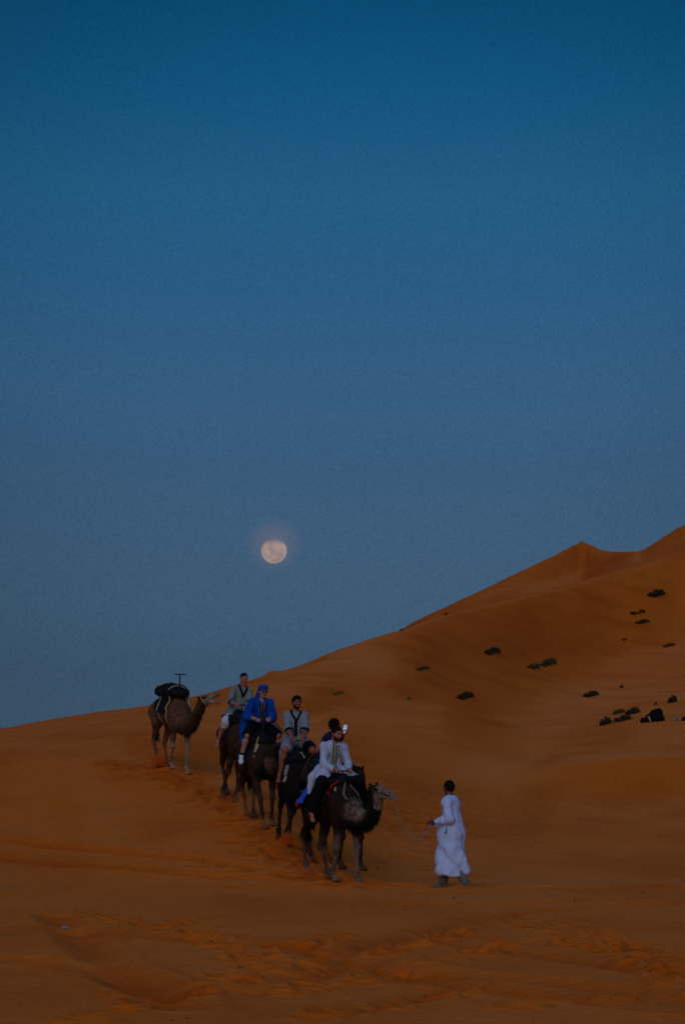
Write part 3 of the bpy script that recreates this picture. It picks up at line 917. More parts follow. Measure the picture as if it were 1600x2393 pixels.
    dtail = np.min([np.linalg.norm(V - (V3(*a) * (1 - k) + V3(*b) * k), axis=1) for a, b in zip(tail[:-1], tail[1:]) for k in (0, .25, .5, .75, 1)], 0)
    dax = np.min([np.linalg.norm(V - c, axis=1) for c in cx[4:]], 0)
    seg = np.argmin([np.linalg.norm(V - c, axis=1) for c in cx], 0)
    isneck = (seg > 5) & (dax < .22)
    hx = (V - poll) @ hd / L; hz = (V - poll) @ upv; hdist = np.linalg.norm(V - (poll + hd * L * .5), axis=1)
    ishead = (hdist < L * .75) & (hx > -.05)
    under = sstep(-.2, .6, -Nrm[:, 2] + 0.3 * Nrm[:, 0])
    base_c, dark_c, pale_c = [np.array(c) for c in palette['cols']]
    wd = np.zeros(len(V)); wp = np.zeros(len(V))
    wd = np.maximum(wd, isneck * (0.35 + 0.65 * under) * palette.get('neck', 1))
    wd = np.maximum(wd, sstep(1.5, 1.65, z) * (np.abs(x) < .5))
    wd = np.maximum(wd, ishead * (hx < .28) * sstep(-.02, .04, hz))
    wd = np.maximum(wd, (dtail < .07) * sstep(1.15, .95, z) * 1.0)
    wd = np.maximum(wd, sstep(1.1, .95, z) * sstep(.85, .95, z) * (np.abs(x) < .35) * .7)
    wd = np.maximum(wd, palette.get('haunch', 0) * sstep(-.3, -.6, x) * sstep(.9, 1.1, z))
    wp = np.maximum(wp, sstep(.85, .5, z) * palette.get('legs', .6) * (x > 0) * (0.4 + 1.2 * (vnoise3(V, 6, seed + 3) + .5)))
    wp = np.maximum(wp, sstep(.85, .5, z) * palette.get('hlegs', .3) * (x < 0))
    wp = np.maximum(wp, ishead * (hx > .25) * palette.get('face', .6))
    for (c, r_) in palette.get('patch', []):
        wp = np.maximum(wp, (1 - sstep(.6, 1.1, np.linalg.norm((V - V3(*c)) / V3(*r_), axis=1))) * np.clip(.62 + 1.5 * vnoise3(V, 14, seed + 8) + .8 * vnoise3(V, 30, seed + 9), .15, 1))
    wp = np.clip(wp, 0, 1); wd = np.clip(wd, 0, 1) * (1 - wp)
    C = base_c[None] * (1 - wd - wp)[:, None] + dark_c * wd[:, None] + pale_c * wp[:, None]
    sand = sstep(.22, .0, z - np.interp(x, [-1, 1], [fr.gz(-.6, 0), fr.gz(.6, 0)]))[:, None] * 0.35
    C = C * (1 - sand) + np.array((.30, .10, .03)) * sand
    eyes = [H(.33, s * .088, .036) for s in (1, -1)]
    deye = np.min([np.linalg.norm(V - e, axis=1) for e in eyes], 0)
    C[deye < .030] = (.006, .004, .003)
    nost = np.min([np.linalg.norm(V - H(.93, s * .03, .02), axis=1) for s in (1, -1)], 0)
    C[nost < .022] = (.01, .006, .005)
    mouth = (hx > .6) & (np.abs(hz + .036) < .012) & ishead
    C[mouth] *= .35
    if jo: C[(hx > .45) & (hx < 1.05) & (hz < -.035) & (hz > -.07 - .4 * jo) & ishead] = (.25, .16, .13)
    point_color(me, 'coat', C)
    root = fr.empty('camel')
    tag(root, label, 'camel', 'camels walking in the caravan')
    body = new_obj('body', me, root, palette['mat'])
    # shaggy locks: crown, throat, hump, tail tuft
    W = isneck * under * 1.0 + ishead * (hx < .2) * (hz > 0) * 1.2 + sstep(1.45, 1.6, z) * 0.5 * (np.abs(x) < .6) + (dtail < .06) * (z < 1.0) * 4.0 + 0.05 * (z > .8)
    W = W * (~((hx > .28) & ishead)) * (1 - wp) ** 2 + 1e-9
    sv, sf = strands(V, Nrm, W, shag, 0.062, (-.15, 0, -1.0), 0.006, rs)
    # tail tuft is longer
    tm = (dtail < .06) * (z < .95) * 1.0 + 1e-9
    tv, tf = strands(V, Nrm, tm, 110, 0.13, (-.1, 0, -1), 0.007, rs, 0.12)
    hv, hf = weld([(sv, sf), (tv, tf)])
    hm = mesh_any('fur', hv, hf, False)
    hair_c = dark_c * 1.1
    fur = new_obj('fur', hm, root, simple_mat('shag', tuple(hair_c), 0.95, 0.5, 12, 0))
    ev = [tube_np([e - lf * .001, e + lf * .001], .001) for e in eyes][:0]
    info = dict(poll=poll, muz=muz, hd=hd, upv=upv, lf=lf, L=L, H=H, tp=tp, V=V, F=Fq, cx=cx, cr=cr_, feet=knees, RM=RM, root=root,
                bvh=BVHTree.FromPolygons([tuple(v) for v in V], [tuple(int(i) for i in f) for f in Fq]))
    # halter: noseband, cheek strap, poll strap
    def hring(a, tilt=0.0, wd_=.02):
        rays = []
        c0 = H(a, 0, -.02)
        for q in range(25):
            th = 2 * math.pi * q / 24
            dvec = math.cos(th) * lf + math.sin(th) * (upv + hd * tilt)
            rays.append((c0 + dvec * .4, -dvec))
        return ribbon(info['bvh'], rays, wd_, .006)
    parts = [r_ for r_ in (hring(.62), hring(.18, -.3)) if r_ is not None]
    for s in (1, -1):
        r_ = ribbon(info['bvh'], [(H(a, s * .3, -.02 + .03 * a), -s * lf) for a in (.18, .3, .42, .54, .62)], .016, .006)
        if r_ is not None: parts.append(r_)
    hv, hf = weld(parts)
    new_obj('halter', mesh_any('halter', hv, hf), root, palette.get('halter', M('beige_rope')))
    return info

def saddle(fr, cam_i, label, seed, seat_z=1.80, height=1.98, rolls='blanket', drapez=(1.22, .30, -.52), lift=0.0, extras=(), xlen=.46, bar=.13, group='saddles on the camels'):
    """a ring of rolled blankets round the hump, folded blankets hanging, an iron T handle in front"""
    tp = cam_i['tp']; rs = np.random.RandomState(seed)
    root = fr.empty('camel_saddle')
    tag(root, label, 'saddle', group)
    S = Sdf(); rs2 = np.random.RandomState(seed + 50)
    ring = []
    for q in range(17):
        th = 2 * math.pi * q / 16
        ring.append((tp((-.06 + xlen * math.cos(th), .23 * math.sin(th), 1.57 + lift * .5 + .05 * math.cos(th) ** 2 + .02 * rs2.randn())), .062 + .012 * rs2.rand()))
    S.chain(ring, 0.05)
    for q in range(7):
        xx = -.44 + .12 * q; hh = 1.63 + lift * (1 - ((xx + .1) / .5) ** 2)
        S.cone(tp((xx, -.20, hh - .03)), tp((xx + .02, .20, hh - .03)), .06, .06, 0.05)
    S.ell(tp((-.08, 0, seat_z - .11)), (.42, .22, .08), cam_i['RM'], 0.06)
    for q in range(5):
        a = rs2.rand() * .7 - .45
        S.cone(tp((a, -.22, 1.60 + rs2.rand() * .08)), tp((a + .12 * rs2.randn(), .24, 1.62 + rs2.rand() * .08)), .035, .035, 0.02)
    base = Sdf()
    def el(c, r): base.ell(tp(c), (r[0], r[1] * 1.0, r[2]), cam_i['RM'], .10)
    gg = .035
    for c, r in (((.38, 0, 1.20), (.36, .25, .37)), ((.02, 0, 1.24), (.52, .31, .31)), ((-.42, 0, 1.32), (.36, .24, .23)), ((-.04, 0, 1.52), (.42, .19, .26))):
        el(c, tuple(v + gg for v in r))
    zlow, xf, xb = drapez
    def pbase(P, D):
        x = P[..., 0]; nz = vnoise3(P, 5, seed)
        near = np.abs(D) < .08; o = D.copy(); Q = P[near]
        o[near] = D[near] + .02 * vnoise3(Q * np.array([2.2, 1, .5]), 9, seed + 4) + .008 * vnoise3(Q, 30, seed + 6)
        lim = np.maximum(x - xf - .06 * nz, xb - x - .06 * nz)
        zl = zlow + .10 * np.sin(x * 9 + seed) * .5 + .12 * nz
        return np.maximum(o, np.maximum(lim, zl - P[..., 2]))
    vb, fb = base.mesh(.022, .08, pbase)
    def post(P, D):
        near = np.abs(D) < .07; o = D.copy(); Q = P[near]
        o[near] = D[near] + .035 * vnoise3(Q * np.array([1, 1, .6]), 12, seed) + .022 * vnoise3(Q, 28, seed + 2)
        return o
    V, Fq = S.mesh(0.02, 0.035, post)
    V, Fq = weld([(V, Fq), (vb, fb)])
    new_obj('blanket', mesh_np('blanket', V, Fq), root, M(rolls))
    bv = BVHTree.FromPolygons([tuple(v) for v in np.vstack([V, cam_i['V']])],
                              [tuple(int(i) for i in f) for f in Fq] + [tuple(int(i) + len(V) for i in f) for f in cam_i['F']])
    # iron handle
    b0, b1 = tp((.34, 0, 1.60)), tp((.36, 0, 1.60)) + V3(0.02, 0, height - 1.60)
    hb = [tube_np([b0 + V3(-.05, 0, 0), b0.copy() + V3(0, 0, .12), b1], [.030, .022, .015] if bar > .135 else [.020, .013, .010], 8),
          tube_np([b1 + V3(0, -bar, 0), b1 + V3(0, 0, .004), b1 + V3(0, bar, 0)], .013, 8)]
    v, f = weld([(tube_np([tp((.30, s * .16, 1.56)), b0 + V3(0, 0, .14)], .018, 6)) for s in (1, -1)] + hb)
    new_obj('handle', mesh_any('handle', v, f), root, M('black_iron'))
    # girth and crupper straps
    def around(xx, wd_, mat, name='strap', z0=1.62, tilt=0.0, lo=-2.6, hi=2.6 + math.pi * 0, n=30):
        rays = []
        for q in range(n + 1):
            th = -math.pi / 2 + 2 * math.pi * q / n
            d = V3(0, math.cos(th), math.sin(th))
            c = tp((xx + tilt * (math.sin(th) + 1), 0, 1.25))
            rays.append((c + d * 1.0, -d))
        r_ = ribbon(bv, rays, wd_, .012, V3(1, 0, 0))
        if r_: new_obj(name, mesh_any(name, *r_), root, mat)
    around(.30, .045, M('beige_rope') if 'beige' in extras else M('pale_cloth') if 'pale' in extras else M('black_cloth'))
    if 'beige' in extras: around(-.12, .045, M('beige_rope'), tilt=-.02)
    for e in extras:
        if isinstance(e, tuple):
            kind, pts, wd_, mat = e
            parts = []
            if kind == 'side':      # band over the flank, points given in (x, z) seen from a side s
                s = pts[0]
                rays = [((tp((a, s * 1.2, b))), V3(0, -s, 0)) for a, b in pts[1]]
                r_ = ribbon(bv, rays, wd_, .014)
                if r_: new_obj('strap', mesh_any('strap', *r_), root, M(mat))
            elif kind == 'front':   # (y, z) seen from the front
                rays = [((tp((.72, a, b))), V3(-1, 0, 0)) for a, b in pts]
                r_ = ribbon(bv, rays, wd_, .014)
                if r_: new_obj('strap', mesh_any('strap', *r_), root, M(mat))
            elif kind == 'roll':
                SS = Sdf(); SS.chain([(tp(p), wd_) for p in pts], 0.02)
                v, f = SS.mesh(0.012, .02, lambda P, D: D + .01 * vnoise3(P, 30, 3))
                new_obj('bundle', mesh_np('bundle', v, f), root, M(mat))
            elif kind == 'cloth':   # hanging cloth: list of (p_top, p_bottom) rungs
                vv, ff = [], []
                n = len(pts)
                for k_, (a, b) in enumerate(pts):
                    a, b = tp(a), tp(b)
                    for j in range(5):
                        c = a + (b - a) * j / 4 + V3(0, .0, 0) + rs.randn(3) * .008
                        vv += [c, c + V3(.0, .010, 0)]
                for k_ in range(n - 1):
                    for j in range(4):
                        A = k_ * 10 + j * 2; B = (k_ + 1) * 10 + j * 2
                        ff += [(A, A + 2, B + 2, B), (A + 1, B + 1, B + 3, A + 3)]
                for k_ in range(n - 1):
                    for j in (0, 4):
                        A = k_ * 10 + j * 2; B = (k_ + 1) * 10 + j * 2
                        ff.append((A, B, B + 1, A + 1))
                for k_ in (0, n - 1):
                    for j in range(4):
                        A = k_ * 10 + j * 2; ff.append((A, A + 1, A + 3, A + 2))
                new_obj('cloth_tail', mesh_any('cloth_tail', np.array(vv), np.array(ff)), root, M(mat))
    return dict(root=root, bar=b1, barw=bar, bvh=bv, V=V, F=Fq)

# ------------------------------------------------------------------ people
def rotz_(v, a):
    c, s = math.cos(R(a)), math.sin(R(a)); return V3(v[0] * c - v[1] * s, v[0] * s + v[1] * c, v[2])

def pose(O, yaw=0, lean=10, side=0, head=(0, 0, 0), wr=None, knees=None, ankles=None, toes=None, sc=1.0, hint=None, shrug=0.0):
    """joint positions; O is the point sat (or stood) on; head=(yaw, nod, tilt)"""
    f = rotz_(V3(1, 0, 0), yaw); l = rotz_(V3(0, 1, 0), yaw); up = V3(0, 0, 1)
    u = unit(up * math.cos(R(lean)) + f * math.sin(R(lean)) + l * math.sin(R(side)))
    fc = unit(f - u * (f @ u)); lc = np.cross(u, fc)
    J = dict(f=fc, l=lc, u=u, pel=V3(*O) + up * .10 * sc, sc=sc)
    J['chest'] = J['pel'] + u * .30 * sc
    J['neck'] = J['pel'] + u * .49 * sc + fc * .02
    hy, nod, tilt = head
    hf = rotz_(V3(1, 0, 0), yaw + hy)
    hf = unit(hf * math.cos(R(nod)) - up * math.sin(R(nod)))
    hu = unit(up - hf * hf[2]); hl = np.cross(hu, hf)
    hu = unit(hu + hl * math.sin(R(tilt))); hl = np.cross(hu, hf)
    J['hf'], J['hu'], J['hl'] = hf, hu, hl
    J['head'] = J['neck'] + (u * .10 + hu * .08 + hf * .025) * sc
    for s, k in ((1, 'L'), (-1, 'R')):
        J['sh' + k] = J['neck'] - u * (.055 - shrug) * sc + lc * s * .168 * sc
        J['hip' + k] = J['pel'] + l * s * .10 * sc - up * .03
        J['kn' + k] = V3(*knees[0 if s > 0 else 1]); J['an' + k] = V3(*ankles[0 if s > 0 else 1]); J['to' + k] = V3(*toes[0 if s > 0 else 1])
        J['wr' + k] = V3(*wr[0 if s > 0 else 1])
        h = hint[0 if s > 0 else 1] if hint else (lc * s * .45 - up * .8 - fc * .5)
        J['el' + k] = ik(J['sh' + k], J['wr' + k], .29 * sc, .26 * sc, h)
    return J

def torso(S, J, g=0.0, k=0.06):
    A = np.stack([J['f'], J['l'], J['u']], 1); s = J['sc']
    S.ell(J['pel'], ((.11 + g) * s, (.155 + g) * s, (.11 + g) * s), A, k)
    S.ell(J['pel'] + J['u'] * .15 * s, ((.10 + g) * s, (.135 + g) * s, (.15 + g) * s), A, k)
    S.ell(J['chest'] + J['u'] * .05 * s, ((.108 + g) * s, (.150 + g) * s, (.17 + g) * s), A, k)
    for q in 'LR':
        S.cone(J['neck'] - J['u'] * .04 * s, J['sh' + q], .055 * s + g * .7, .052 * s + g * .6, k)

def arm(S, J, q, g=0.0, to=1.0, k=0.03, r=(.056, .043, .027)):
    """upper arm and forearm; to = how far along (1 = wrist, 0.5 = elbow)"""
    sh, el, wr = J['sh' + q], J['el' + q], J['wr' + q]
    if to >= .5:
        S.cone(sh, el, r[0] + g, r[1] + g, k)
        if to > .5:
            t = (to - .5) * 2; S.cone(el, el + (wr - el) * t, r[1] + g, (r[1] + (r[2] - r[1]) * t) + g, k)
            return el + (wr - el) * t, unit(wr - el)
        return el, unit(el - sh)
    t = to * 2; e = sh + (el - sh) * t
    S.cone(sh, e, r[0] + g, r[0] + g, k); return e, unit(el - sh)

def leg(S, J, q, g=0.0, to=1.0, k=0.04, r=(.088, .058, .038), r2=None):
    hp, kn, an = J['hip' + q], J['kn' + q], J['an' + q]
    rr = r2 or r
    if to <= .5:
        e = hp + (kn - hp) * to * 2; S.cone(hp, e, r[0] + g, (r[0] + (rr[1] - r[0]) * to * 2) + g, k); return e, unit(kn - hp)
    S.cone(hp, kn, r[0] + g, rr[1] + g, k)
    t = (to - .5) * 2; e = kn + (an - kn) * t
    if g == 0:
        m = kn + (an - kn) * .3; S.cone(kn, m, r[1] * .95, .056, k); S.cone(m, an, .054, r[2], k)
        S.ell(kn, (.057, .057, .062), None, .03)
    else: S.cone(kn, e, rr[1] + g, (rr[1] + (rr[2] - rr[1]) * t) + g, k)
    return e, unit(an - kn)

def foot(S, J, q, bare=True, g=0.0):
    an, to = J['an' + q], J['to' + q]
    d = unit(to - an); L = np.linalg.norm(to - an)
    shin = unit(J['kn' + q] - an); d2 = unit(d - shin * (d @ shin) * .2); lat = unit(np.cross(shin, d2)); nrm = np.cross(d2, lat)
    S.ell(an - nrm * .02 - d2 * .02, (.042 + g, .034 + g, .036 + g), rot_axes(d2, nrm), .02)
    S.cone(an, an + d2 * .10 - nrm * .035, .035 + g, .026 + g, .03)
    ball = an + d2 * .13 - nrm * .045
    S.ell(ball, (.055 + g, .044 + g, .022 + g), rot_axes(d2, nrm), .025)
    if bare:
        for i in range(5):
            o = (-.034 + .017 * i); ln = .05 - .006 * i
            S.cone(ball + lat * o + d2 * .03, ball + lat * o * 1.15 + d2 * (.045 + ln * .6) - nrm * .006, .010 - .0008 * i, .008, .006)

def head_prims(S, J, mouth='closed', sc=1.0):
    c, f, l, u = J['head'], J['hf'], J['hl'], J['hu']; A = np.stack([f, l, u], 1)
    p = lambda a, b, d: c + (f * a + l * b + u * d) * sc
    S.cone(J['neck'] - J['u'] * .03, c + (-f * .022 - u * .05) * sc, .058 * sc, .052 * sc, .03)
    S.ell(p(-.012, 0, .025), (.094 * sc, .075 * sc, .092 * sc), A, .02)
    S.ell(p(.018, 0, -.02), (.072 * sc, .064 * sc, .09 * sc), A, .02)
    S.ell(p(.03, 0, -.082), (.05 * sc, .047 * sc, .034 * sc), A, .02)
    S.ell(p(.070, 0, -.102), (.018, .022, .014), A, .015)
    for s in (1, -1):
        S.ell(p(.058, s * .038, -.022), (.022, .02, .02), A, .02)
        S.ell(p(-.005, s * .077, -.008), (.017, .009, .030), A, .006)
        S.cut(p(.094, s * .030, .006), (.016, .019, .011), A, .008)
    S.ell(p(.076, 0, .030), (.016, .052, .010), A, .012)
    S.cone(p(.084, 0, .012), p(.108, 0, -.028), .009, .013, .01)
    for s in (1, -1):
        S.ell(p(.098, s * .012, -.032), (.010, .008, .007), A, .006)
        S.ell(p(.078, s * .030, .006), (.013, .014, .010), A, .003)
    S.ell(p(.082, 0, -.056), (.014, .025, .006), A, .006)
    S.ell(p(.080, 0, -.069), (.013, .021, .007), A, .006)
    if mouth == 'smile': S.cut(p(.098, 0, -.062), (.016, .020, .005), A, .003)

def head_rules(J, mouth):
    c, f, l, u = J['head'], J['hf'], J['hl'], J['hu']
    def loc(C):
        q = C - c; return q @ f, q @ l, q @ u
    def eye(C):
        a, b, d = loc(C); return (a > .055) & (np.abs(np.abs(b) - .030) < .014) & (np.abs(d - .006) < .0065)
    def lip(C):
        a, b, d = loc(C); return (a > .06) & (np.abs(b) < .026) & (d < -.050) & (d > -.078)
    def tooth(C):
        a, b, d = loc(C); return (a > .06) & (np.abs(b) < .021) & (np.abs(d + .062) < .0055)
    def brow(C):
        a, b, d = loc(C); return (a > .05) & (np.abs(b) > .010) & (np.abs(b) < .050) & (np.abs(d - .031 + .08 * np.abs(np.abs(b) - .03)) < .0055)
    r_ = [(2, lip), (1, eye), (3, brow)]
    if mouth == 'smile': r_.append((4, tooth))
    return r_

def grip(S, wrist, C, axis, inner, k=.006, r=.0088):
    """hand closed round a bar at C running along axis; inner=+1/-1 is the thumb side along axis"""
    d = C - wrist; d = unit(d - axis * (d @ axis)); up = unit(np.cross(d, axis)); up = up if up[2] > 0 else -up
    ax = axis * inner
    S.cone(wrist, wrist + (C - wrist) * .3, .026, .026, .02)
    pc = wrist * .42 + (C + up * .022 - d * .018) * .58
    S.cone(wrist, pc, .026, .024, .02, (up, .75))
    for i, o in enumerate((.030, .010, -.010, -.029)):
        b = C + ax * o
        k0 = b + up * (.026 - .002 * abs(i - 1)) - d * .022
        S.cone(pc + ax * o * .7, k0, .013, .0105, .012)
        ln = (1.0, 1.08, 1.02, .88)[i]
        S.chain([(k0, .0105), (b + up * .022 + d * .016 * ln, r), (b - up * .006 + d * .026 * ln, r * .95), (b - up * .022 + d * .006, r * .85)], k)
    t0 = pc + ax * .030 - d * .02 - up * .004
    S.chain([(pc + ax * .012 - d * .03, .015), (t0 + d * .012, .012), (C + ax * .044 - up * .006 - d * .012, .0105), (C + ax * .030 - up * .022 + d * .008, .009)], k)

def folds(seed, amp=.012, sc=14, st=(1, 1, .22), amp2=.002):
    st = np.array(st)
    def f(P, D):
        near = np.abs(D) < .06; o = D.copy(); Q = P[near]
        n1 = vnoise3(Q * st, sc * .7, seed); n2 = vnoise3(Q * st + .10 * n1[..., None], sc * .95, seed + 9); n3 = vnoise3(Q * st[::-1] * .8, sc * .8, seed + 21)
        o[near] = D[near] + amp * 1.1 * n1 - amp * 2.8 * (0.22 - np.abs(n2)) - amp * 1.2 * (0.2 - np.abs(n3)) + amp2 * n2
        return o
    return f

def garment(name, S, root, mat, seed=1, cell=.013, k=.04, amp=.010, sc=14, st=(1, 1, .3), post=None, rules=None, mats=None):
    fo = folds(seed, amp, sc, st)
    def pp(P, D):
        D = fo(P, D)
        return post(P, D) if post else D
    V, Fq = S.mesh(cell, k, pp)
    me = mesh_np(name, V, Fq)
    if rules: face_materials(me, V, Fq, rules)
    o = new_obj(name, me, root, mats or mat)
    bv = BVHTree.FromPolygons([tuple(v) for v in V], [tuple(int(i) for i in f) for f in Fq])
    return o, bv, V, Fq

def band_on(bv, J, pts, width, name, root, mat, thick=.005, frm=1.0):
    """strip on the front of a garment: pts are (lateral, up) from the base of the neck"""
    rays = [(J['neck'] + J['l'] * a + J['u'] * b + J['f'] * frm, -J['f']) for a, b in pts]
    r_ = ribbon(bv, rays, width, thick)
    if r_: new_obj(name, mesh_any(name, *r_), root, mat)

def patch(J, V, Fq, name, root, mat, fn, off=.004, org=None):
    """a piece of cloth lying on the garment: the faces chosen by fn(fwd, lateral, up), lifted a few millimetres"""
    Nn = vnormals(V, Fq); C = V[Fq].mean(1) - (J['neck'] if org is None else org)
    fn_n = np.cross(V[Fq[:, 1]] - V[Fq[:, 0]], V[Fq[:, 2]] - V[Fq[:, 0]]); fn_n /= np.linalg.norm(fn_n, axis=1)[:, None] + 1e-12
    m = fn(C @ J['f'], C @ J['l'], C @ J['u'], fn_n)
    ff = Fq[m]
    if len(ff) < 3: return
    used = np.unique(ff); remap = np.full(len(V), -1); remap[used] = np.arange(len(used))
    top = V[used] + Nn[used] * off; bot = V[used] - Nn[used] * .002
    f2 = remap[ff]; n = len(used)
    e = np.concatenate([f2[:, [0, 1]], f2[:, [1, 2]], f2[:, [2, 3]], f2[:, [3, 0]]])
    es = set(map(tuple, e)); bd = np.array([(a, b, b + n, a + n) for a, b in es if (b, a) not in es])
    new_obj(name, mesh_np(name, np.vstack([top, bot]), np.vstack([f2, bd[:, [1, 0, 3, 2]]])), root, mat)

def vee(a, b, d, w=.03, deep=.17, half=.085):
    """the V of an open collar"""
    c = half * (1 + np.minimum(d, 0) / deep)
    return (a > -.02) & (d > -deep - .02) & (d < .05) & (np.abs(np.abs(b) - np.maximum(c, 0)) < w)

def armcuff(J, V, Fq, q, t0, t1, name, root, mat, rad=.13):
    A, B = J['el' + q], J['wr' + q]; ax = B - A; L = np.linalg.norm(ax); ax = ax / L
    def fn(a, b, d, n_):
        C = V[Fq].mean(1) - A; h = C @ ax; r_ = np.linalg.norm(C - h[:, None] * ax, axis=1)
        return (h > t0 * L) & (h < t1 * L) & (r_ < rad)
    patch(J, V, Fq, name, root, mat, fn, .005)

def cuff(bv, J, q, t, rad, wd_, root, mat, name='cuff'):
    a, b = (J['el' + q], J['wr' + q]) if t > .5 else (J['sh' + q], J['el' + q])
    tt = (t - .5) * 2 if t > .5 else t * 2
    ax = unit(b - a); c = a + (b - a) * tt
    p = unit(np.cross(ax, V3(0, 0, 1))); r2 = np.cross(ax, p)
    rays = []
    for i in range(17):
        th = 2 * math.pi * i / 16; d = p * math.cos(th) + r2 * math.sin(th); rays.append((c + d * rad, -d))
    r_ = ribbon(bv, rays, wd_, .006, ax)
    if r_: new_obj(name, mesh_any(name, *r_), root, mat)

def person(fr, label, J, skin, mouth='closed', hands=None, feet='bare', hair='short', beard=0, group=None):
    root = fr.empty('person')
    tag(root, label, 'person', group)
    S = Sdf(); torso(S, J); 
    for q in 'LR':
        arm(S, J, q); leg(S, J, q)
        foot(S, J, q, feet == 'bare')
    V1, F1 = S.mesh(.0125, .03)
    H_ = Sdf(); head_prims(H_, J, mouth)
    V2, F2 = H_.mesh(.0058, .012)
    parts = [(V1, F1), (V2, F2)]
    for q, (C, axis, inner) in zip('LR', hands):
        G = Sdf(); G.cone(J['wr' + q] + (J['el' + q] - J['wr' + q]) * .25, J['wr' + q], .030, .027, .02)
        grip(G, J['wr' + q], V3(*C), unit(axis), inner)
        parts.append(G.mesh(.0052, .008))
    V, Fq = weld(parts)
    me = mesh_np('person_body', V, Fq)
    face_materials(me, V, Fq, head_rules(J, mouth))
    new_obj('body', me, root, [M(skin), M('eye_dark'), M('lips'), M('hair'), M('teeth')])
    c, f, l, u = J['head'], J['hf'], J['hl'], J['hu']; A = np.stack([f, l, u], 1)
    if hair:
        S = Sdf()
        vol = dict(short=.008, full=.016, curl=.020, back=.012)[hair]
        S.ell(c - f * .014 + u * .026, (.092 + vol * .8, .075 + vol * .7, .092 + vol), A, .01)
        if hair == 'full': S.ell(c + f * .03 + u * .095, (.062, .055, .034), A, .02)
        low = -.085 if hair in ('back', 'full', 'curl') else -.03
        def post(P, D):
            q = P - c; a, b, d = q @ f, q @ l, q @ u
            nz = .010 * vnoise3(P, 45, 3) + .010 * vnoise3(P, 100, 8)
            line = np.interp(a, [-.10, -.03, .0, .035, .055, .085], [low, low + .02, -.005, .0, .052, .066])
            line = line + .012 * vnoise3(P, 60, 5)
            thin = np.interp(a, [.0, .06, .09], [0, .004, .008]) if hair != 'full' else 0
            sides = .006 * (1 - sstep(.0, .05, d)) if hair == 'short' else 0
            return np.maximum(D + nz + thin + sides, (line - d) * .8)
        Vh, Fh = S.mesh(.006, .01, post)
        Nh = vnormals(Vh, Fh)
        sv, sf = strands(Vh, Nh, np.ones(len(Vh)), 700, .016 if hair != 'short' else .008, (0, 0, -.2), .0022, np.random.RandomState(4), .6)
        Vh, Fh = weld([(Vh, Fh), (sv, sf)])
        new_obj('hair', mesh_any('hair', Vh, Fh), root, M('hair'))
    if beard:
        S = Sdf()
        S.ell(c + f * .018 - u * .02, (.074, .0655, .092), A, .01); S.ell(c + f * .030 - u * .082, (.053, .050, .037), A, .02); S.ell(c + f * .068 - u * .100, (.020, .024, .016), A, .015)
        S.ell(c + f * .086 - u * .046, (.012, .026, .005), A, .006)
        def post(P, D):
            q = P - c; a, b, d = q @ f, q @ l, q @ u
            top = np.where(np.abs(b) > .045, -.01, -.045)
            top = np.where(np.abs(b) < .030, -.0405, top)
            o = np.maximum(D + .003 * vnoise3(P, 90, 4), d - top)
            o = np.maximum(o, -.0 - a + .0)
            hole = np.sqrt(((d + .062) / .012) ** 2 + (b / .024) ** 2) - 1
            return np.maximum(o, -np.where(a > .06, hole * .01, 1))
        Vh, Fh = S.mesh(.006, .01, post)
        new_obj('beard', mesh_np('beard', Vh, Fh), root, M('hair'))
    return root

def sit(ci, sd, x=-.10, z=1.80, hw=.11, yo=0.0, **kw):
    """seated astride: hands on the iron handle"""
    tp = ci['tp']; O = tp((x, yo, z)); b = sd['bar']
    wr = []
    for s in (1, -1):
        wr.append(b + V3(-.085, s * (hw + .02), .030))
    O2 = O
    kn = kw.pop('knees', ((.40, .33, -.03), (.40, -.33, -.03))); an = kw.pop('ankles', ((.26, .40, -.46), (.26, -.40, -.46)))
    to = kw.pop('toes', None) or [V3(*a) + V3(.14, .03 * np.sign(a[1]), -.10) for a in an]
    kn = [O2 + V3(*k) for k in kn]; an = [O2 + V3(*a) for a in an]; to = [O2 + V3(*t_) for t_ in to]
    w2 = kw.pop('wr', None)
    if w2: wr = [w2[i] if w2[i] is not None else wr[i] for i in range(2)]
    J = pose(O2, wr=wr, knees=kn, ankles=an, toes=to, **kw)
    hands = [(b + V3(0, s * hw, .004), V3(0, 1, 0), -s) for s in (1, -1)]
    return J, hands

def shoe(J, q, root, mat, name='shoe', cell=.009):
    S = Sdf(); foot(S, J, q, False, .010)
    an, to = J['an' + q], J['to' + q]; d = unit(to - an)
    shin = unit(J['kn' + q] - an); d2 = unit(d - shin * (d @ shin) * .2); lat = unit(np.cross(shin, d2)); nrm = np.cross(d2, lat)
    S.cone(an - nrm * .058 - d2 * .03, an + d2 * .165 - nrm * .075, .034, .036, .02, (nrm, .45))
    S.ell(an + d2 * .16 - nrm * .055, (.05, .04, .028), rot_axes(d2, nrm), .02)
    S.cut(an + shin * .075, (.05, .045, .05), None, .01)
    v, f = S.mesh(cell, .02)
    new_obj(name, mesh_np(name, v, f), root, mat)

# ------------------------------------------------------------------ the caravan
def frame_at(px, Y, h):
    p = at(px, 2000, Y)
    return Frame(p.x, p.y, ground(p.x, p.y), h)

def neckpath(turn, pts, headturn=None):
    """bend a neck sideways progressively (turn in degrees towards local left)"""
    out_ = []; n = len(pts)
    base = V3(.5, 0, 1.1)
    for i, p in enumerate(pts):
        a = turn * min(1.0, (i + 1) / (n - 1)); q = V3(*p) - base
        out_.append(base + rotz_(q, a))
    if headturn is not None:
        hv = V3(*pts[-1]) - V3(*pts[-2])
        out_[-1] = out_[-2] + rotz_(hv, headturn)
    return out_

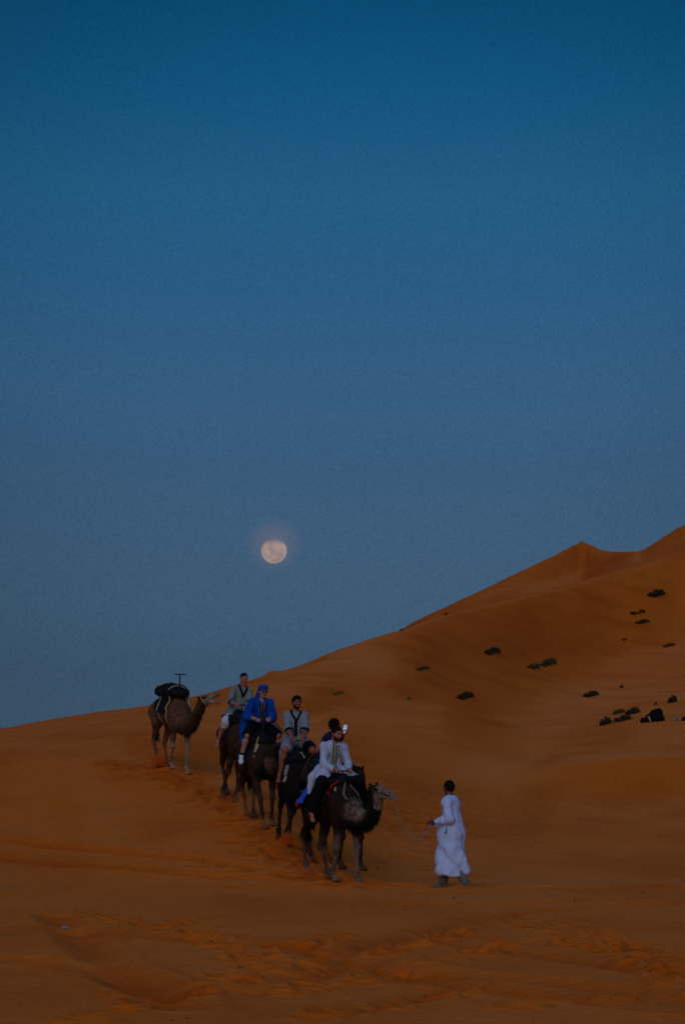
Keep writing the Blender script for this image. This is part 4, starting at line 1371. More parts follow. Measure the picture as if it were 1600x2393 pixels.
brown = dict(cols=[(.100, .046, .025), (.022, .010, .006), (.34, .25, .19)], legs=.55, hlegs=.1, face=.45, neck=.75, mat=coat_mat('brown_coat'),
             patch=[((.55, .2, 1.2), (.16, .12, .2))])
darkb = dict(cols=[(.022, .010, .006), (.005, .003, .0025), (.26, .17, .125)], legs=.5, hlegs=.25, face=.78, neck=1, haunch=.6, mat=coat_mat('dark_coat'), halter=M('dim_strap'), hump=-.08,
             patch=[((.66, .04, 1.12), (.30, .22, .25)), ((.56, .22, 1.14), (.30, .22, .26)), ((.5, .24, .92), (.08, .1, .24)), ((.88, .36, 1.06), (.20, .09, .06)), ((1.0, .36, 1.24), (.07, .06, .16))])
black = dict(cols=[(.011, .006, .005), (.004, .003, .0025), (.055, .037, .03)], legs=.4, hlegs=.2, face=.4, neck=1, mat=coat_mat('black_coat'), halter=M('dim_strap'),
             patch=[((.80, 0, .96), (.10, .05, .2))])
redb = dict(cols=[(.035, .011, .006), (.009, .005, .004), (.07, .035, .025)], legs=.1, hlegs=.1, face=.15, neck=1, halter=M('black_cloth'), mat=coat_mat('russet_coat'))
umber = dict(cols=[(.040, .017, .009), (.009, .005, .004), (.14, .09, .065)], legs=.12, hlegs=.15, face=.6, neck=1, mat=coat_mat('umber_coat'), halter=M('dim_strap'))

# camel without rider, last in the line
frA = frame_at(401, 63.6, 27)
pitchA = math.atan2(frA.gz(-.6, 0) - frA.gz(.6, 0), 1.2) * .6
cA = camel(frA, 'riderless brown camel last in line, neck stretched forward and mouth open',
           [(.66, 0, 1.00), (.82, .04, .98), (.98, .09, 1.06), (1.10, .13, 1.22), (1.18, .16, 1.34), (1.21, .18, 1.46), (1.62, .40, 1.62)],
           [(.83, .0, 0), (.1, -.06, 0), (-.32, .02, 0), (-.70, -.04, 0)], brown, pitch=pitchA, jaw_open=.22, shag=900, seed=3)
sA = saddle(frA, cA, 'empty saddle of dark rolled blankets with beige rope girths and a bare T handle', 4, seat_z=1.93, height=2.12, lift=.22, drapez=(1.24, .32, -.66), extras=(
    'beige', ('side', (1, [(.30, 1.75), (.42, 1.6), (.52, 1.45), (.58, 1.3), (.60, 1.15)]), .045, 'beige_rope'),
    ('side', (1, [(-.52, 1.50), (-.42, 1.62), (-.30, 1.74)]), .045, 'pale_cloth'),
    ('side', (1, [(.0, 1.64), (.08, 1.56), (.16, 1.6), (.22, 1.52), (.28, 1.62)]), .06, 'beige_rope'),
    ('roll', [(.16, .25, 1.72), (.10, .31, 1.62), (.18, .33, 1.52)], .028, 'beige_rope'),
    ('roll', [(-.62, .12, 1.48), (-.74, .16, 1.34), (-.78, .16, 1.2)], .026, 'green_cloth'),
), xlen=.54, bar=.14)

# camel behind the blue rider, its rider in the sage shirt
frB = frame_at(554, 58.0, 14)
cB = camel(frB, 'dark brown camel mostly hidden behind the one carrying the blue-robed rider',
           neckpath(30, [(.66, 0, 1.05), (.88, 0, .98), (1.08, 0, 1.10), (1.22, 0, 1.26), (1.28, 0, 1.38), (1.30, 0, 1.46), (1.66, 0, 1.30)]),
           [(.62, -.18, 0), (.1, -.30, .06), (-.6, .15, 0), (-.5, -.12, .06)], umber, pitch=.08, shag=700, seed=5)
sB = saddle(frB, cB, 'dark blanket saddle under the rider in the sage green shirt', 8, seat_z=1.68, height=1.90)

frC = frame_at(603, 54.6, 14)
cC = camel(frC, 'brown camel carrying the blue-robed rider, head hanging low beside its shoulder',
           [(.66, 0, 1.10), (.84, .03, 1.18), (.95, .05, 1.32), (1.0, .13, 1.38), (1.04, .20, 1.40), (1.06, .25, 1.42), (1.20, .27, .90)],
           [(.35, .19, 0), (.85, -.06, 0), (-.32, -.02, .05), (-.72, -.08, 0.05)], umber, pitch=.08, shag=2600, seed=7)
sC = saddle(frC, cC, 'dark blanket saddle with beige cloth bundles under the blue-robed rider', 12, height=1.98, drapez=(1.2, .40, -.5), extras=(
    ('roll', [(.50, -.13, 1.52), (.54, -.18, 1.40)], .030, 'cream'), ('roll', [(.56, -.04, 1.44), (.60, -.09, 1.32)], .032, 'cream'),
    ('roll', [(.54, .06, 1.46), (.56, .03, 1.40)], .03, 'cream'), ('roll', [(.44, .26, 1.50), (.46, .31, 1.44)], .022, 'cream'),
    ('front', [(-.10, 1.70), (-.16, 1.5), (-.22, 1.3)], .03, 'beige_rope')))

frD = frame_at(691, 51.6, 6)
cD = camel(frD, 'near-black camel walking straight at the camera, head turned to its left',
           [(.68, 0, 1.02), (.90, .03, .98), (1.03, .08, 1.14), (1.09, .12, 1.34), (1.10, .15, 1.50), (1.09, .16, 1.60), (1.38, .36, 1.32)],
           [(.3, .14, 0), (.75, -.17, .16), (-.6, -.12, .05), (-.5, -.26, .1)], black, pitch=.06, shag=2000, seed=9)
sD = saddle(frD, cD, 'black blanket saddle with a beige rope and pale bundles under the rider in grey', 16, seat_z=1.84, height=1.96, extras=(
    ('front', [(.05, 1.78), (.10, 1.68), (.16, 1.56)], .04, 'beige_rope'),
    ('roll', [(.52, -.20, 1.50), (.56, -.24, 1.36)], .035, 'pale_cloth'), ('roll', [(.56, -.23, 1.30), (.58, -.26, 1.24)], .028, 'cream')))

frE = frame_at(788, 49.6, 30)
cE = camel(frE, 'dark russet camel almost hidden behind the front camel, only head and legs showing',
           [(.62, 0, 1.10), (.76, -.02, 1.24), (.86, -.10, 1.42), (.92, -.13, 1.52), (.94, -.14, 1.60), (.94, -.14, 1.64), (1.26, -.22, 1.42)],
           [(.62, .13, 0), (.38, -.15, 0), (-.5, .12, 0), (-.6, -.16, 0)], redb, shag=1400, seed=11)
sE = saddle(frE, cE, 'blanket saddle under the rider in navy behind the front camel', 20, seat_z=1.70, height=1.80, bar=.10)

frF = frame_at(777, 46.9, 28)
cF = camel(frF, 'dark front camel with a pale face and mottled shoulder, led on a rope',
           [(.62, .06, 1.02), (.76, .17, .96), (.88, .24, 1.04), (.97, .26, 1.2), (1.01, .26, 1.36), (.98, .23, 1.46), (1.34, .38, 1.40)],
           [(.78, .07, 0), (.34, -.17, 0), (-.28, .08, 0), (-.76, -.03, .06)], darkb, shag=1500, seed=13, slim=.90)
sF = saddle(frF, cF, 'dark blanket saddle with red trim and grey rope under the rider in white', 24, seat_z=1.64, height=1.78, drapez=(1.18, .26, -.5), extras=(
    ('front', [(-.12, 1.62), (-.20, 1.54), (-.25, 1.42), (-.28, 1.28)], .035, 'red_cloth'),
    ('front', [(.18, 1.54), (.22, 1.46), (.24, 1.40)], .035, 'red_cloth'),
    ('front', [(.10, 1.56), (.16, 1.46), (.20, 1.38)], .022, 'pale_cloth'),
    ('front', [(-.02, 1.60), (-.08, 1.50), (-.14, 1.40), (-.12, 1.32)], .022, 'pale_cloth'),
    ('roll', [(.46, -.12, 1.46), (.48, -.18, 1.36)], .022, 'pale_cloth'),
    ('roll', [(.44, -.20, 1.50), (.46, -.22, 1.46)], .02, 'cream'),
    ('cloth', [((-.20, -.34, 1.56), (-.24, -.50, 1.26)), ((-.28, -.34, 1.56), (-.34, -.52, 1.24)), ((-.36, -.32, 1.55), (-.44, -.50, 1.28))], 1, 'blue_cloth'),
    ('roll', [(-.44, -.46, 1.30), (-.46, -.48, 1.22)], .030, 'red_cloth')))

# ---------------- riders
def tunic(J, name, root, mat, seed, g=.018, sleeve=.5, skirt=1, sleeve_r=(.068, .064, .055), amp=.010, extra=None, neckcut=.07, rl=(.10, .090, .06), cell=.012):
    S = Sdf(); torso(S, J, g, .05)
    ends = []
    for q in 'LR':
        e, d = arm(S, J, q, 0, sleeve, .03, sleeve_r); ends.append((e, d))
    for q in 'LR':
        if skirt: leg(S, J, q, .028, .5 * skirt, .07, rl)
    if extra: extra(S)
    S.cut(J['neck'] + J['u'] * .075 + J['f'] * .05, (neckcut, .055, .085), np.stack([J['f'], J['l'], J['u']], 1), .012)
    for e, d in ends: S.cut(e + d * .085, (.07, .07, .07), None, .01)
    return garment(name, S, root, mat, seed, amp=amp, cell=cell)

# sage shirt, white shorts
J, H_ = sit(cB, sB, x=-.12, z=1.66, yo=.05, yaw=10, lean=4, side=5, head=(4, 14, 3),
            knees=((.36, .33, -.09), (.30, -.33, -.12)), ankles=((.2, .40, -.52), (.02, -.44, -.50)))
pB = person(frB, 'man in a sage green shirt and white shorts riding behind the blue-robed rider', J, 'skin_tan', hands=H_, hair='short', beard=0, group='riders on the camels')
def flapB(S):
    S.chain([(J['hipR'] + V3(-.04, -.05, .05), .10), (J['hipR'] + V3(-.02, -.20, -.14), .06), (J['hipR'] + V3(-.0, -.30, -.42), .03)], .05)
o, bv, V_, F_ = tunic(J, 'shirt', pB, M('sage'), 3, sleeve=.70, skirt=.42, extra=flapB)
patch(J, V_, F_, 'collar', pB, M('black_cloth'), lambda a, b, d, n_: vee(a, b, d, .026, .19, .08))
for q in 'LR': armcuff(J, V_, F_, q, .30, .50, 'cuff', pB, M('black_cloth'), .10)
S = Sdf()
for q in 'LR':
    e, d = leg(S, J, q, .020, .60, .04, (.085, .074, .062)); S.cut(e + d * .08, (.07, .07, .07), None, .01)
garment('shorts', S, pB, M('white_shorts'), 5)

# blue robe, turban, sunglasses
J, H_ = sit(cC, sC, x=-.12, z=1.80, yaw=4, lean=22, side=2, head=(6, 8, 0), hw=.10,
            knees=((.36, .30, -.12), (.36, -.28, -.12)), ankles=((.18, .36, -.54), (.22, -.36, -.52)), shrug=.01)
pC = person(frC, 'person in a royal blue robe and turban with dark sunglasses and white shoes', J, 'skin_pale', hands=H_, hair=None, feet='shoe', group='riders on the camels')
def capeC(S):
    b = J['pel'] - J['f'] * .03
    S.chain([(J['shR'] - J['u'] * .02, .062), (J['elR'], .075), (b - J['l'] * .20 + V3(0, 0, -.02), .11), (b - J['l'] * .30 + V3(.1, 0, -.20), .08)], .05)
    S.chain([(J['shL'] - J['u'] * .02, .062), (J['elL'], .078)], .04)
    S.chain([(J['hipR'], .11), (J['knR'] - V3(.14, 0, .0), .08), (J['knR'] + V3(-.16, -.08, -.14), .045)], .05)
tC = tunic(J, 'robe', pC, M('royal'), 7, g=.020, sleeve=.68, skirt=0, sleeve_r=(.068, .078, .072), amp=.020, extra=capeC, neckcut=.08)
patch(J, tC[2], tC[3], 'chest_panel', pC, M('gold_print'), lambda a, b, d, n_: (a > 0) & (np.abs(b - .02) < .035 + .06 * np.clip(-d - .02, 0, .35)) & (d < -.02) & (d > -.40) & (n_ @ J['f'] > .1))
S = Sdf()
for q in 'LR':
    e, d = leg(S, J, q, .022, .47, .06, (.10, .085, .06)); S.cut(e + d * .08, (.06, .06, .06), None, .01)
S.ell(J['pel'], (.14, .17, .11), None, .05)
garment('shorts', S, pC, M('black_cloth'), 5)
for q in 'LR':
    shoe(J, q, pC, M('sneaker' if q == 'R' else 'sneaker'))
    S = Sdf(); a = J['an' + q]; kd = unit(J['kn' + q] - a); S.cone(a + kd * .01, a + kd * .05, .045, .044, .01); v, f = S.mesh(.009, .01)
    new_obj('sock', mesh_np('sock', v, f), pC, M('black_cloth'))
c, f_, l_, u_ = J['head'], J['hf'], J['hl'], J['hu']; A_ = np.stack([f_, l_, u_], 1)
S = Sdf()
S.ell(c - f_ * .016 + u_ * .050, (.106, .088, .080), A_, .02)
for a0, tz, rr_ in ((0, .046, .024), (.5, .064, .024), (1.0, .082, .022)):
    pts = []
    for q in range(13):
        th = 2 * math.pi * q / 12 + a0
        pts.append((c - f_ * .012 + u_ * (tz + .012 * math.sin(th + a0)) + f_ * .088 * math.cos(th) + l_ * .070 * math.sin(th), rr_))
    S.chain(pts, .012)
S.chain([(c - f_ * .07 - l_ * .03 + u_ * .02, .045), (c - f_ * .09 - l_ * .05 - u_ * .07, .045), (J['neck'] - J['l'] * .07 - J['f'] * .06 + V3(0, 0, .03), .05)], .03)
S.chain([(J['neck'] + J['l'] * .06 - J['f'] * .04 + V3(0, 0, .03), .045), (J['neck'] - J['f'] * .09 + V3(0, 0, .04), .045), (J['neck'] - J['l'] * .09 + J['f'] * .01 + V3(0, 0, .02), .042), (J['neck'] - J['l'] * .075 + J['f'] * .09 - J['u'] * .06, .034), (J['neck'] - J['l'] * .055 + J['f'] * .135 - J['u'] * .18, .03), (J['neck'] - J['l'] * .05 + J['f'] * .14 - J['u'] * .30, .025)], .02)
def tp_(P, D):
    q = P - c; a, b, d = q @ f_, q @ l_, q @ u_
    return np.where((a > .01) & (np.abs(b) < .070) & (d < .036) & (d > -.11), np.maximum(D, .003), D + .010 * vnoise3(P, 38, 2))
v, f = S.mesh(.008, .015, tp_)
new_obj('turban', mesh_np('turban', v, f), pC, M('royal'))
parts = []
for s in (1, -1):
    SS = Sdf(); SS.ell(c + f_ * .104 + l_ * s * .033 + u_ * .002, (.010, .030, .027), A_, .005); parts.append(SS.mesh(.005, .005))
parts.append(tube_np([c + f_ * .106 - l_ * .012 + u_ * .012, c + f_ * .108 + l_ * .012 + u_ * .012], .004))
for s in (1, -1): parts.append(tube_np([c + f_ * .10 + l_ * s * .06 + u_ * .012, c + f_ * .0 + l_ * s * .084 + u_ * .008], .004))
v, f = weld(parts)
new_obj('sunglasses', mesh_any('sunglasses', v, f), pC, M('lens'))

# grey-blue tunic, smiling
J, H_ = sit(cD, sD, x=-.10, z=1.86, yaw=-2, lean=2, head=(18, 2, 4), hw=.08, knees=((.38, .27, -.10), (.38, -.22, -.10)), ankles=((.24, .38, -.52), (.26, -.31, -.54)))
pD = person(frD, 'smiling bearded man in a long grey tunic with a black placket', J, 'skin_brown', mouth='smile', hands=H_, hair='full', beard=1, group='riders on the camels')
def flapD(S):
    S.chain([(J['hipR'] - V3(.05, .03, -.05), .09), (J['knR'] + V3(-.20, -.03, -.04), .05), (J['knR'] + V3(-.22, -.07, -.24), .025)], .05)
o, bv, V_, F_ = tunic(J, 'tunic', pD, M('greyblue'), 11, g=.024, sleeve=.62, skirt=.76, sleeve_r=(.066, .074, .070), extra=flapD, rl=(.09, .078, .065))
patch(J, V_, F_, 'placket', pD, M('black_cloth'), lambda a, b, d, n_: (a > 0) & (np.abs(b) < .030) & (d < -.14) & (d > -.44) & (n_ @ J['f'] > .2))
patch(J, V_, F_, 'collar', pD, M('black_cloth'), lambda a, b, d, n_: vee(a, b, d, .024, .16, .085))
for q in 'LR': armcuff(J, V_, F_, q, .14, .34, 'cuff', pD, M('black_cloth'), .12)
hp_, kn_ = J['hipL'], J['knL']
_ax = (kn_ - hp_) / ((kn_ - hp_) @ (kn_ - hp_)); _C = V_[F_].mean(1) - hp_; _h = _C @ _ax
_r = np.linalg.norm(_C - _h[:, None] * (kn_ - hp_), axis=1)
patch(J, V_, F_, 'hem', pD, M('black_cloth'), lambda a, b, d, n_: (_h > .60) & (_h < 1.3) & (_r < .16), .005)
S = Sdf(); a, b = J['elR'], J['wrR']; S.cone(b + (a - b) * .10, b + (a - b) * .02, .031, .030, .01); v, f = S.mesh(.007, .01)
new_obj('bracelet', mesh_np('bracelet', v, f), pD, M('pale_cloth'))

# navy shirt, holding up a lit phone
ph = at(806, 1704, 50.0)
phl = frE.local(ph)
J, H_ = sit(cE, sE, x=-.14, z=1.71, yo=-.20, yaw=62, lean=15, side=-2, head=(32, 4, 0), wr=(phl + V3(-.06, .0, -.11), phl + V3(-.07, -.06, -.10)))
H_ = [(phl + V3(0, .0, -.05) + rotz_(V3(0, 1, 0), 80) * .03, V3(0, 0, 1), 1), (phl + V3(0, .0, -.06) - rotz_(V3(0, 1, 0), 80) * .03, V3(0, 0, 1), 1)]
pE = person(frE, 'man in a navy shirt with his back turned, holding up a lit phone', J, 'skin_tan', hands=H_, hair='curl', group='riders on the camels')
tunic(J, 'shirt', pE, M('navy'), 13, g=.03, sleeve=.9, skirt=.4, sleeve_r=(.07, .065, .05))
S = Sdf()
for q in 'LR': leg(S, J, q, .02, .9, .05, (.09, .07, .055))
garment('trousers', S, pE, M('black_cloth'), 6)
phr = bpy.data.objects.new('phone', None); COL.objects.link(phr)
phr.location = ph; tag(phr, 'phone with a bright screen held up in front of the man in navy', 'phone')
_h = R(150)
phr.rotation_euler = (R(-8), R(8), math.atan2(-math.cos(_h), math.sin(_h)) - R(90))
def slab(name, sx, sy, sz, c, parent, mat, bev=.006):
    import bmesh
    bm = bmesh.new(); bmesh.ops.create_cube(bm, size=1)
    for v in bm.verts: v.co = Vector((v.co.x * sx + c[0], v.co.y * sy + c[1], v.co.z * sz + c[2]))
    bmesh.ops.bevel(bm, geom=bm.edges[:], offset=bev, segments=2, affect='EDGES')
    me = bpy.data.meshes.new(name); bm.to_mesh(me); bm.free()
    return new_obj(name, me, parent, mat)
slab('phone_body', .078, .010, .158, (0, 0, 0), phr, M('black_iron'), .004)
ms, t_, b_ = mat_new('lit_screen', .3, .3)
b_.inputs['Base Color'].default_value = (.02, .02, .02, 1)
tc_ = t_.nodes.new('ShaderNodeTexCoord'); sp_ = t_.nodes.new('ShaderNodeSeparateXYZ'); t_.links.new(tc_.outputs['Object'], sp_.inputs[0])
mr_ = t_.nodes.new('ShaderNodeMapRange'); mr_.inputs[1].default_value = -.07; mr_.inputs[2].default_value = .07; t_.links.new(sp_.outputs['Z'], mr_.inputs[0])
rc_ = ramp(t_, [(.25, (.80, .55, .55)), (.5, (.45, .62, .95)), (.85, (.25, .45, .9))], mr_.outputs[0])
t_.links.new(rc_.outputs[0], b_.inputs['Emission Color']); b_.inputs['Emission Strength'].default_value = .65
slab('screen', .070, .002, .148, (0, -.0062, 0), phr, ms, .0008)

# white tunic over a striped front, leaning to the handle
J, H_ = sit(cF, sF, x=-.08, z=1.66, yaw=-10, lean=12, side=3, head=(20, 20, 2), hw=.12, knees=((.34, .34, -.06), (.36, -.36, -.07)), ankles=((.16, .38, -.52), (.14, -.42, -.56)))
pF = person(frF, 'bearded man in a white tunic with a striped front, riding the front camel', J, 'skin_tan', hands=H_, hair='back', beard=1, group='riders on the camels')
def flapF(S):
    S.chain([(J['hipR'] + V3(-.04, -.06, .05), .11), (J['hipR'] + V3(-.05, -.20, -.06), .07), (J['hipR'] + V3(-.06, -.26, -.30), .03)], .06)
    S.chain([(J['pel'] + V3(.12, 0, -.0), .11), (J['pel'] + V3(.22, 0, -.03), .09)], .06)
    S.chain([(J['hipL'], .12), (J['knL'] + V3(-.06, .0, .03), .085)], .06)
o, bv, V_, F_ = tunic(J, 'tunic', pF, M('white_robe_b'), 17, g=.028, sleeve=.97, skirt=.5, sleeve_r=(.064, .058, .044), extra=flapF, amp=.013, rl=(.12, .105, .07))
patch(J, V_, F_, 'striped_front', pF, M('olive_stripe'), lambda a, b, d, n_: (a > 0) & (np.abs(b) < .062) & (d < .0) & (d > -.46) & (n_ @ J['f'] > .2))
for s in (1, -1):
    patch(J, V_, F_, 'embroidery', pF, M('embroid'), lambda a, b, d, n_: (a > 0) & (np.abs(b - s * .095) < .022 * (1 - np.abs(d + .17) / .07)) & (n_ @ J['f'] > 0))
S = Sdf()
for q in 'LR': leg(S, J, q, .012, .93, .05, (.085, .078, .066))
garment('trousers', S, pF, M('black_cloth'), 6)

# ---------------- the man leading on foot
frG = frame_at(1054, 46.35, -108)
gz = frG.gz
O = V3(0, 0, .84 + gz(0, 0))
handG = frG.local(at(1009, 1921, 46.3))
J = pose(O, yaw=0, lean=0, side=0, head=(-38, 2, 0), sc=1.0,
         wr=(handG + V3(-.08, .03, .0), handG + V3(.01, -.12, -.03)),
         knees=((-.10, .05, .46), (.13, -.05, .47)),
         ankles=((-.25, .06, gz(-.25, .06) + .09), (.16, -.08, gz(.16, -.08) + .09)),
         toes=((-.12, .09, gz(-.12, .09) + .04), (.30, -.10, gz(.30, -.10) + .04)),
         hint=((-.8, .35, -.8), (-.7, -.5, -.7)))
H_ = [(handG, unit(V3(.25, 1, -.2)), -1), (handG + V3(.075, -.10, -.02), unit(V3(.25, 1, -.2)), 1)]
pG = person(frG, 'man on foot in a long white robe leading the camels with a rope', J, 'skin_dark', hands=H_, feet='shoe', hair='back')
S = Sdf(); torso(S, J, .022, .06)
ends = [arm(S, J, q, 0, .95, .035, (.064, .062, .046)) for q in 'LR']
for (z0, x0, rx), (z1, x1, rx1) in zip([(1.05, 0, .16), (.85, 0, .20), (.62, 0, .205)], [(.85, 0, .20), (.62, 0, .205), (.24, .03, .262)]):
    S.cone((x0, 0, z0), (x1, 0, z1), rx + .01, rx1 + .01, .06, ((0, 1, 0), .94))
S.cone((-.14, .06, .50), (-.26, .06, .26), .10, .07, .06)
S.cut(J['neck'] + V3(.02, 0, .09), (.055, .055, .075), None, .012)
for e, d in ends: S.cut(e + d * .075, (.06, .06, .06), None, .01)
def hem(P, D):
    x = P[..., 0]
    zh = .185 - .18 * np.clip(-x, 0, .3) * .3 + .05 * sstep(.05, .25, x) + .012 * np.sin(x * 30) + .012 * np.sin(P[..., 1] * 23 + 1)
    low = sstep(1.0, .45, P[..., 2])
    diag = .020 * np.sin(x * 15 - P[..., 2] * 11 + 4 * vnoise3(P, 4, 3)) * low + .012 * np.abs(np.sin(x * 9 + P[..., 2] * 14 + 5 * vnoise3(P, 3, 7))) * low
    return np.maximum(D + diag, zh - P[..., 2])
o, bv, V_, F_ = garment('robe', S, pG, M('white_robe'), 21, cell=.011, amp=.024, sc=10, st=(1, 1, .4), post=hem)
S = Sdf()
nk = J['neck']
ringp = [(nk + V3(.058 * math.cos(t_) + .002, .064 * math.sin(t_), .040 - .028 * math.cos(t_)), .017) for t_ in np.linspace(0, 2 * math.pi, 17)]
S.chain(ringp, .008); S.chain([(nk + V3(.06, .02, .01), .014), (nk + V3(.128, .05, -.08), .013)], .01)
v, f = S.mesh(.006, .008); new_obj('collar', mesh_np('collar', v, f), pG, M('teal'))
patch(J, V_, F_, 'pocket', pG, M('blue_cloth'), lambda a, b, d, n_: (b > 0) & (np.abs(a + .0 + .12 * (d + .5)) < .004 + .10 * np.clip(-d - .42, 0, .13)) & (d < -.42) & (d > -.56), org=nk)
S = Sdf()
for q in 'LR':
    leg(S, J, q, .012, .97, .05, (.085, .062, .052), (.085, .066, .062))
garment('trousers', S, pG, M('grey_trouser'), 6, amp=.012, st=(1, 1, .6))
for q in 'LR': shoe(J, q, pG, M('grey_trouser'), 'shoe')

# ---------------- ropes
def rope(name, pts, rad, mat, label, sag=0.0, n=28):
    """pts world; hanging curve between the first and last"""
    P = [V3(*p) for p in pts]
    t = np.arange(len(P)); tt = np.linspace(0, len(P) - 1, n)
    C = np.stack([pchip(t, np.array(P)[:, i], tt) for i in range(3)], 1)
    v, f = tube_np(C, rad, 6)
    o = new_obj(name, mesh_any(name, v, f), None, mat)
    tag(o, label, 'rope'); return o
hF = frF.world(cF['H'](1.02, 0, -.03))
hG = frG.world(handG)
def catenary(a, b, low, n=24):
    """parabola-like hang whose lowest point is `low` under the chord"""
    out_ = []
    for i in range(n + 1):
        t = i / n; p = a + (b - a) * t; p = p - V3(0, 0, 1) * low * 4 * t * (1 - t); out_.append(p)
    return out_
v, f = tube_np(catenary(hF, hG, .47, 30), .0065, 6)
lead = new_obj('lead_rope', mesh_any('lead_rope', v, f), None, M('rope_blue'))
tag(lead, 'pale blue rope sagging between the front camel\'s muzzle and the leading man\'s hand', 'rope')
S = Sdf(); S.ell(hF, (.030, .026, .028), None, .01); S.ell(hF + V3(.01, 0, -.03), (.018, .018, .03), None, .01); S.ell(hF + V3(.02, .01, .01), (.02, .02, .015), None, .01)
v, f = S.mesh(.006, .01, lambda P, D: D + .004 * vnoise3(P, 90, 1)); new_obj('knot', mesh_np('knot', v, f), lead, M('knot'))
hD = frD.world(cD['H'](.75, 0, -.07)); tF = frF.world(cF['tp']((-.62, -.30, 1.44)))
v, f = tube_np(catenary(hD, tF, .06, 14), .010, 6)
o = new_obj('tether', mesh_any('tether', v, f), None, M('teal')); tag(o, 'teal tether from the near-black camel\'s halter to the saddle ahead', 'rope')

# ------------------------------------------------------------------ desert shrubs
def leaf_cloud(rs, cx, n, leaf, up=.5):
    """cx: list of (centre, radii); returns small leaf blades spread through lumps, growing from the ground up"""
    Vv, Ff = [], []
    for k in range(n):
        c, r_ = cx[rs.randint(len(cx))]
        d = unit(rs.randn(3) + V3(0, 0, up)); d[2] = abs(d[2])
        p = V3(*c) + d * V3(*r_) * rs.rand() ** .5
        g = unit(d + rs.randn(3) * .5 + V3(0, 0, .4)); s = unit(np.cross(g, rs.randn(3)))
        L = leaf * (.6 + .9 * rs.rand()); W = L * (.20 + .16 * rs.rand())
        b = len(Vv); Vv += [p - s * W, p + s * W, p + g * L * .6 + s * W * .8, p + g * L, p + g * L * .6 - s * W * .8]
        Ff += [(b, b + 1, b + 2, b + 4), (b + 4, b + 2, b + 3, b + 3)]
    return np.array(Vv), np.array(Ff)
def leaf_mat(name, a, b):
    m, t, bs = mat_new(name, .8, .1)
    tc = t.nodes.new('ShaderNodeTexCoord'); n = noise(t, 6, 3, tc.outputs['Object'])
    c = ramp(t, [(.35, a), (.65, b)], n.outputs[0]); t.links.new(c.outputs[0], bs.inputs['Base Color']); return m
LM = {'dark': leaf_mat('dark_scrub', (.020, .016, .008), (.055, .046, .018)), 'olive': leaf_mat('olive_scrub', (.05, .045, .012), (.10, .085, .022)),
      'green': leaf_mat('green_scrub', (.028, .034, .010), (.07, .075, .02)), 'dry': leaf_mat('dry_scrub', (.07, .035, .012), (.12, .06, .02))}
twig = simple_mat('twigs', (.05, .03, .018))
def shrub(px, py, w_, h_, kind, label, seed, lumps=None, group='shrubs dotted over the dune'):
    rs = np.random.RandomState(seed)
    p = ground_hit(px, py + h_ * .45); sc = p.y / F_PX
    o = bpy.data.objects.new('shrub', None); COL.objects.link(o); o.location = p
    tag(o, label, 'shrub', group)
    W, H = w_ * sc, h_ * sc
    if lumps is None: lumps = [(-.3, .0, .7), (0, 0, 1), (.28, .0, .8), (.1, .2, .8), (-.15, -.2, .7)]
    cx = []
    for a, dpt, k in lumps:
        q = ground_hit(px + a * w_, py + h_ * .45 - a * w_ * .24); x = q.x - p.x; y = q.y - p.y + dpt * W * .3
        z = ground(p.x + x, p.y + y) - p.z
        cx.append(((x, y, z - .03), (W * .23, W * .2, H * .85 * k)))
    v, f = leaf_cloud(rs, cx, int(np.clip(W * H * 3600, 260, 2400)), max(.05, .16 * H))
    new_obj('foliage', mesh_any('foliage', v, f, False), o, LM[kind])
    tw = []
    for c, r_ in cx:
        for k in range(3):
            e = V3(*c) + V3(*r_) * unit(rs.randn(3) * V3(1, 1, .4) + V3(0, 0, 1.2)) * .9
            tw.append(tube_np([V3(0, 0, -.03), V3(*c) * .6 + V3(0, 0, .01), (V3(*c) + e) / 2 + rs.randn(3) * .02, e], [.018, .014, .010, .005], 4))
    v, f = weld(tw); new_obj('twigs', mesh_any('twigs', v, f), o, twig)
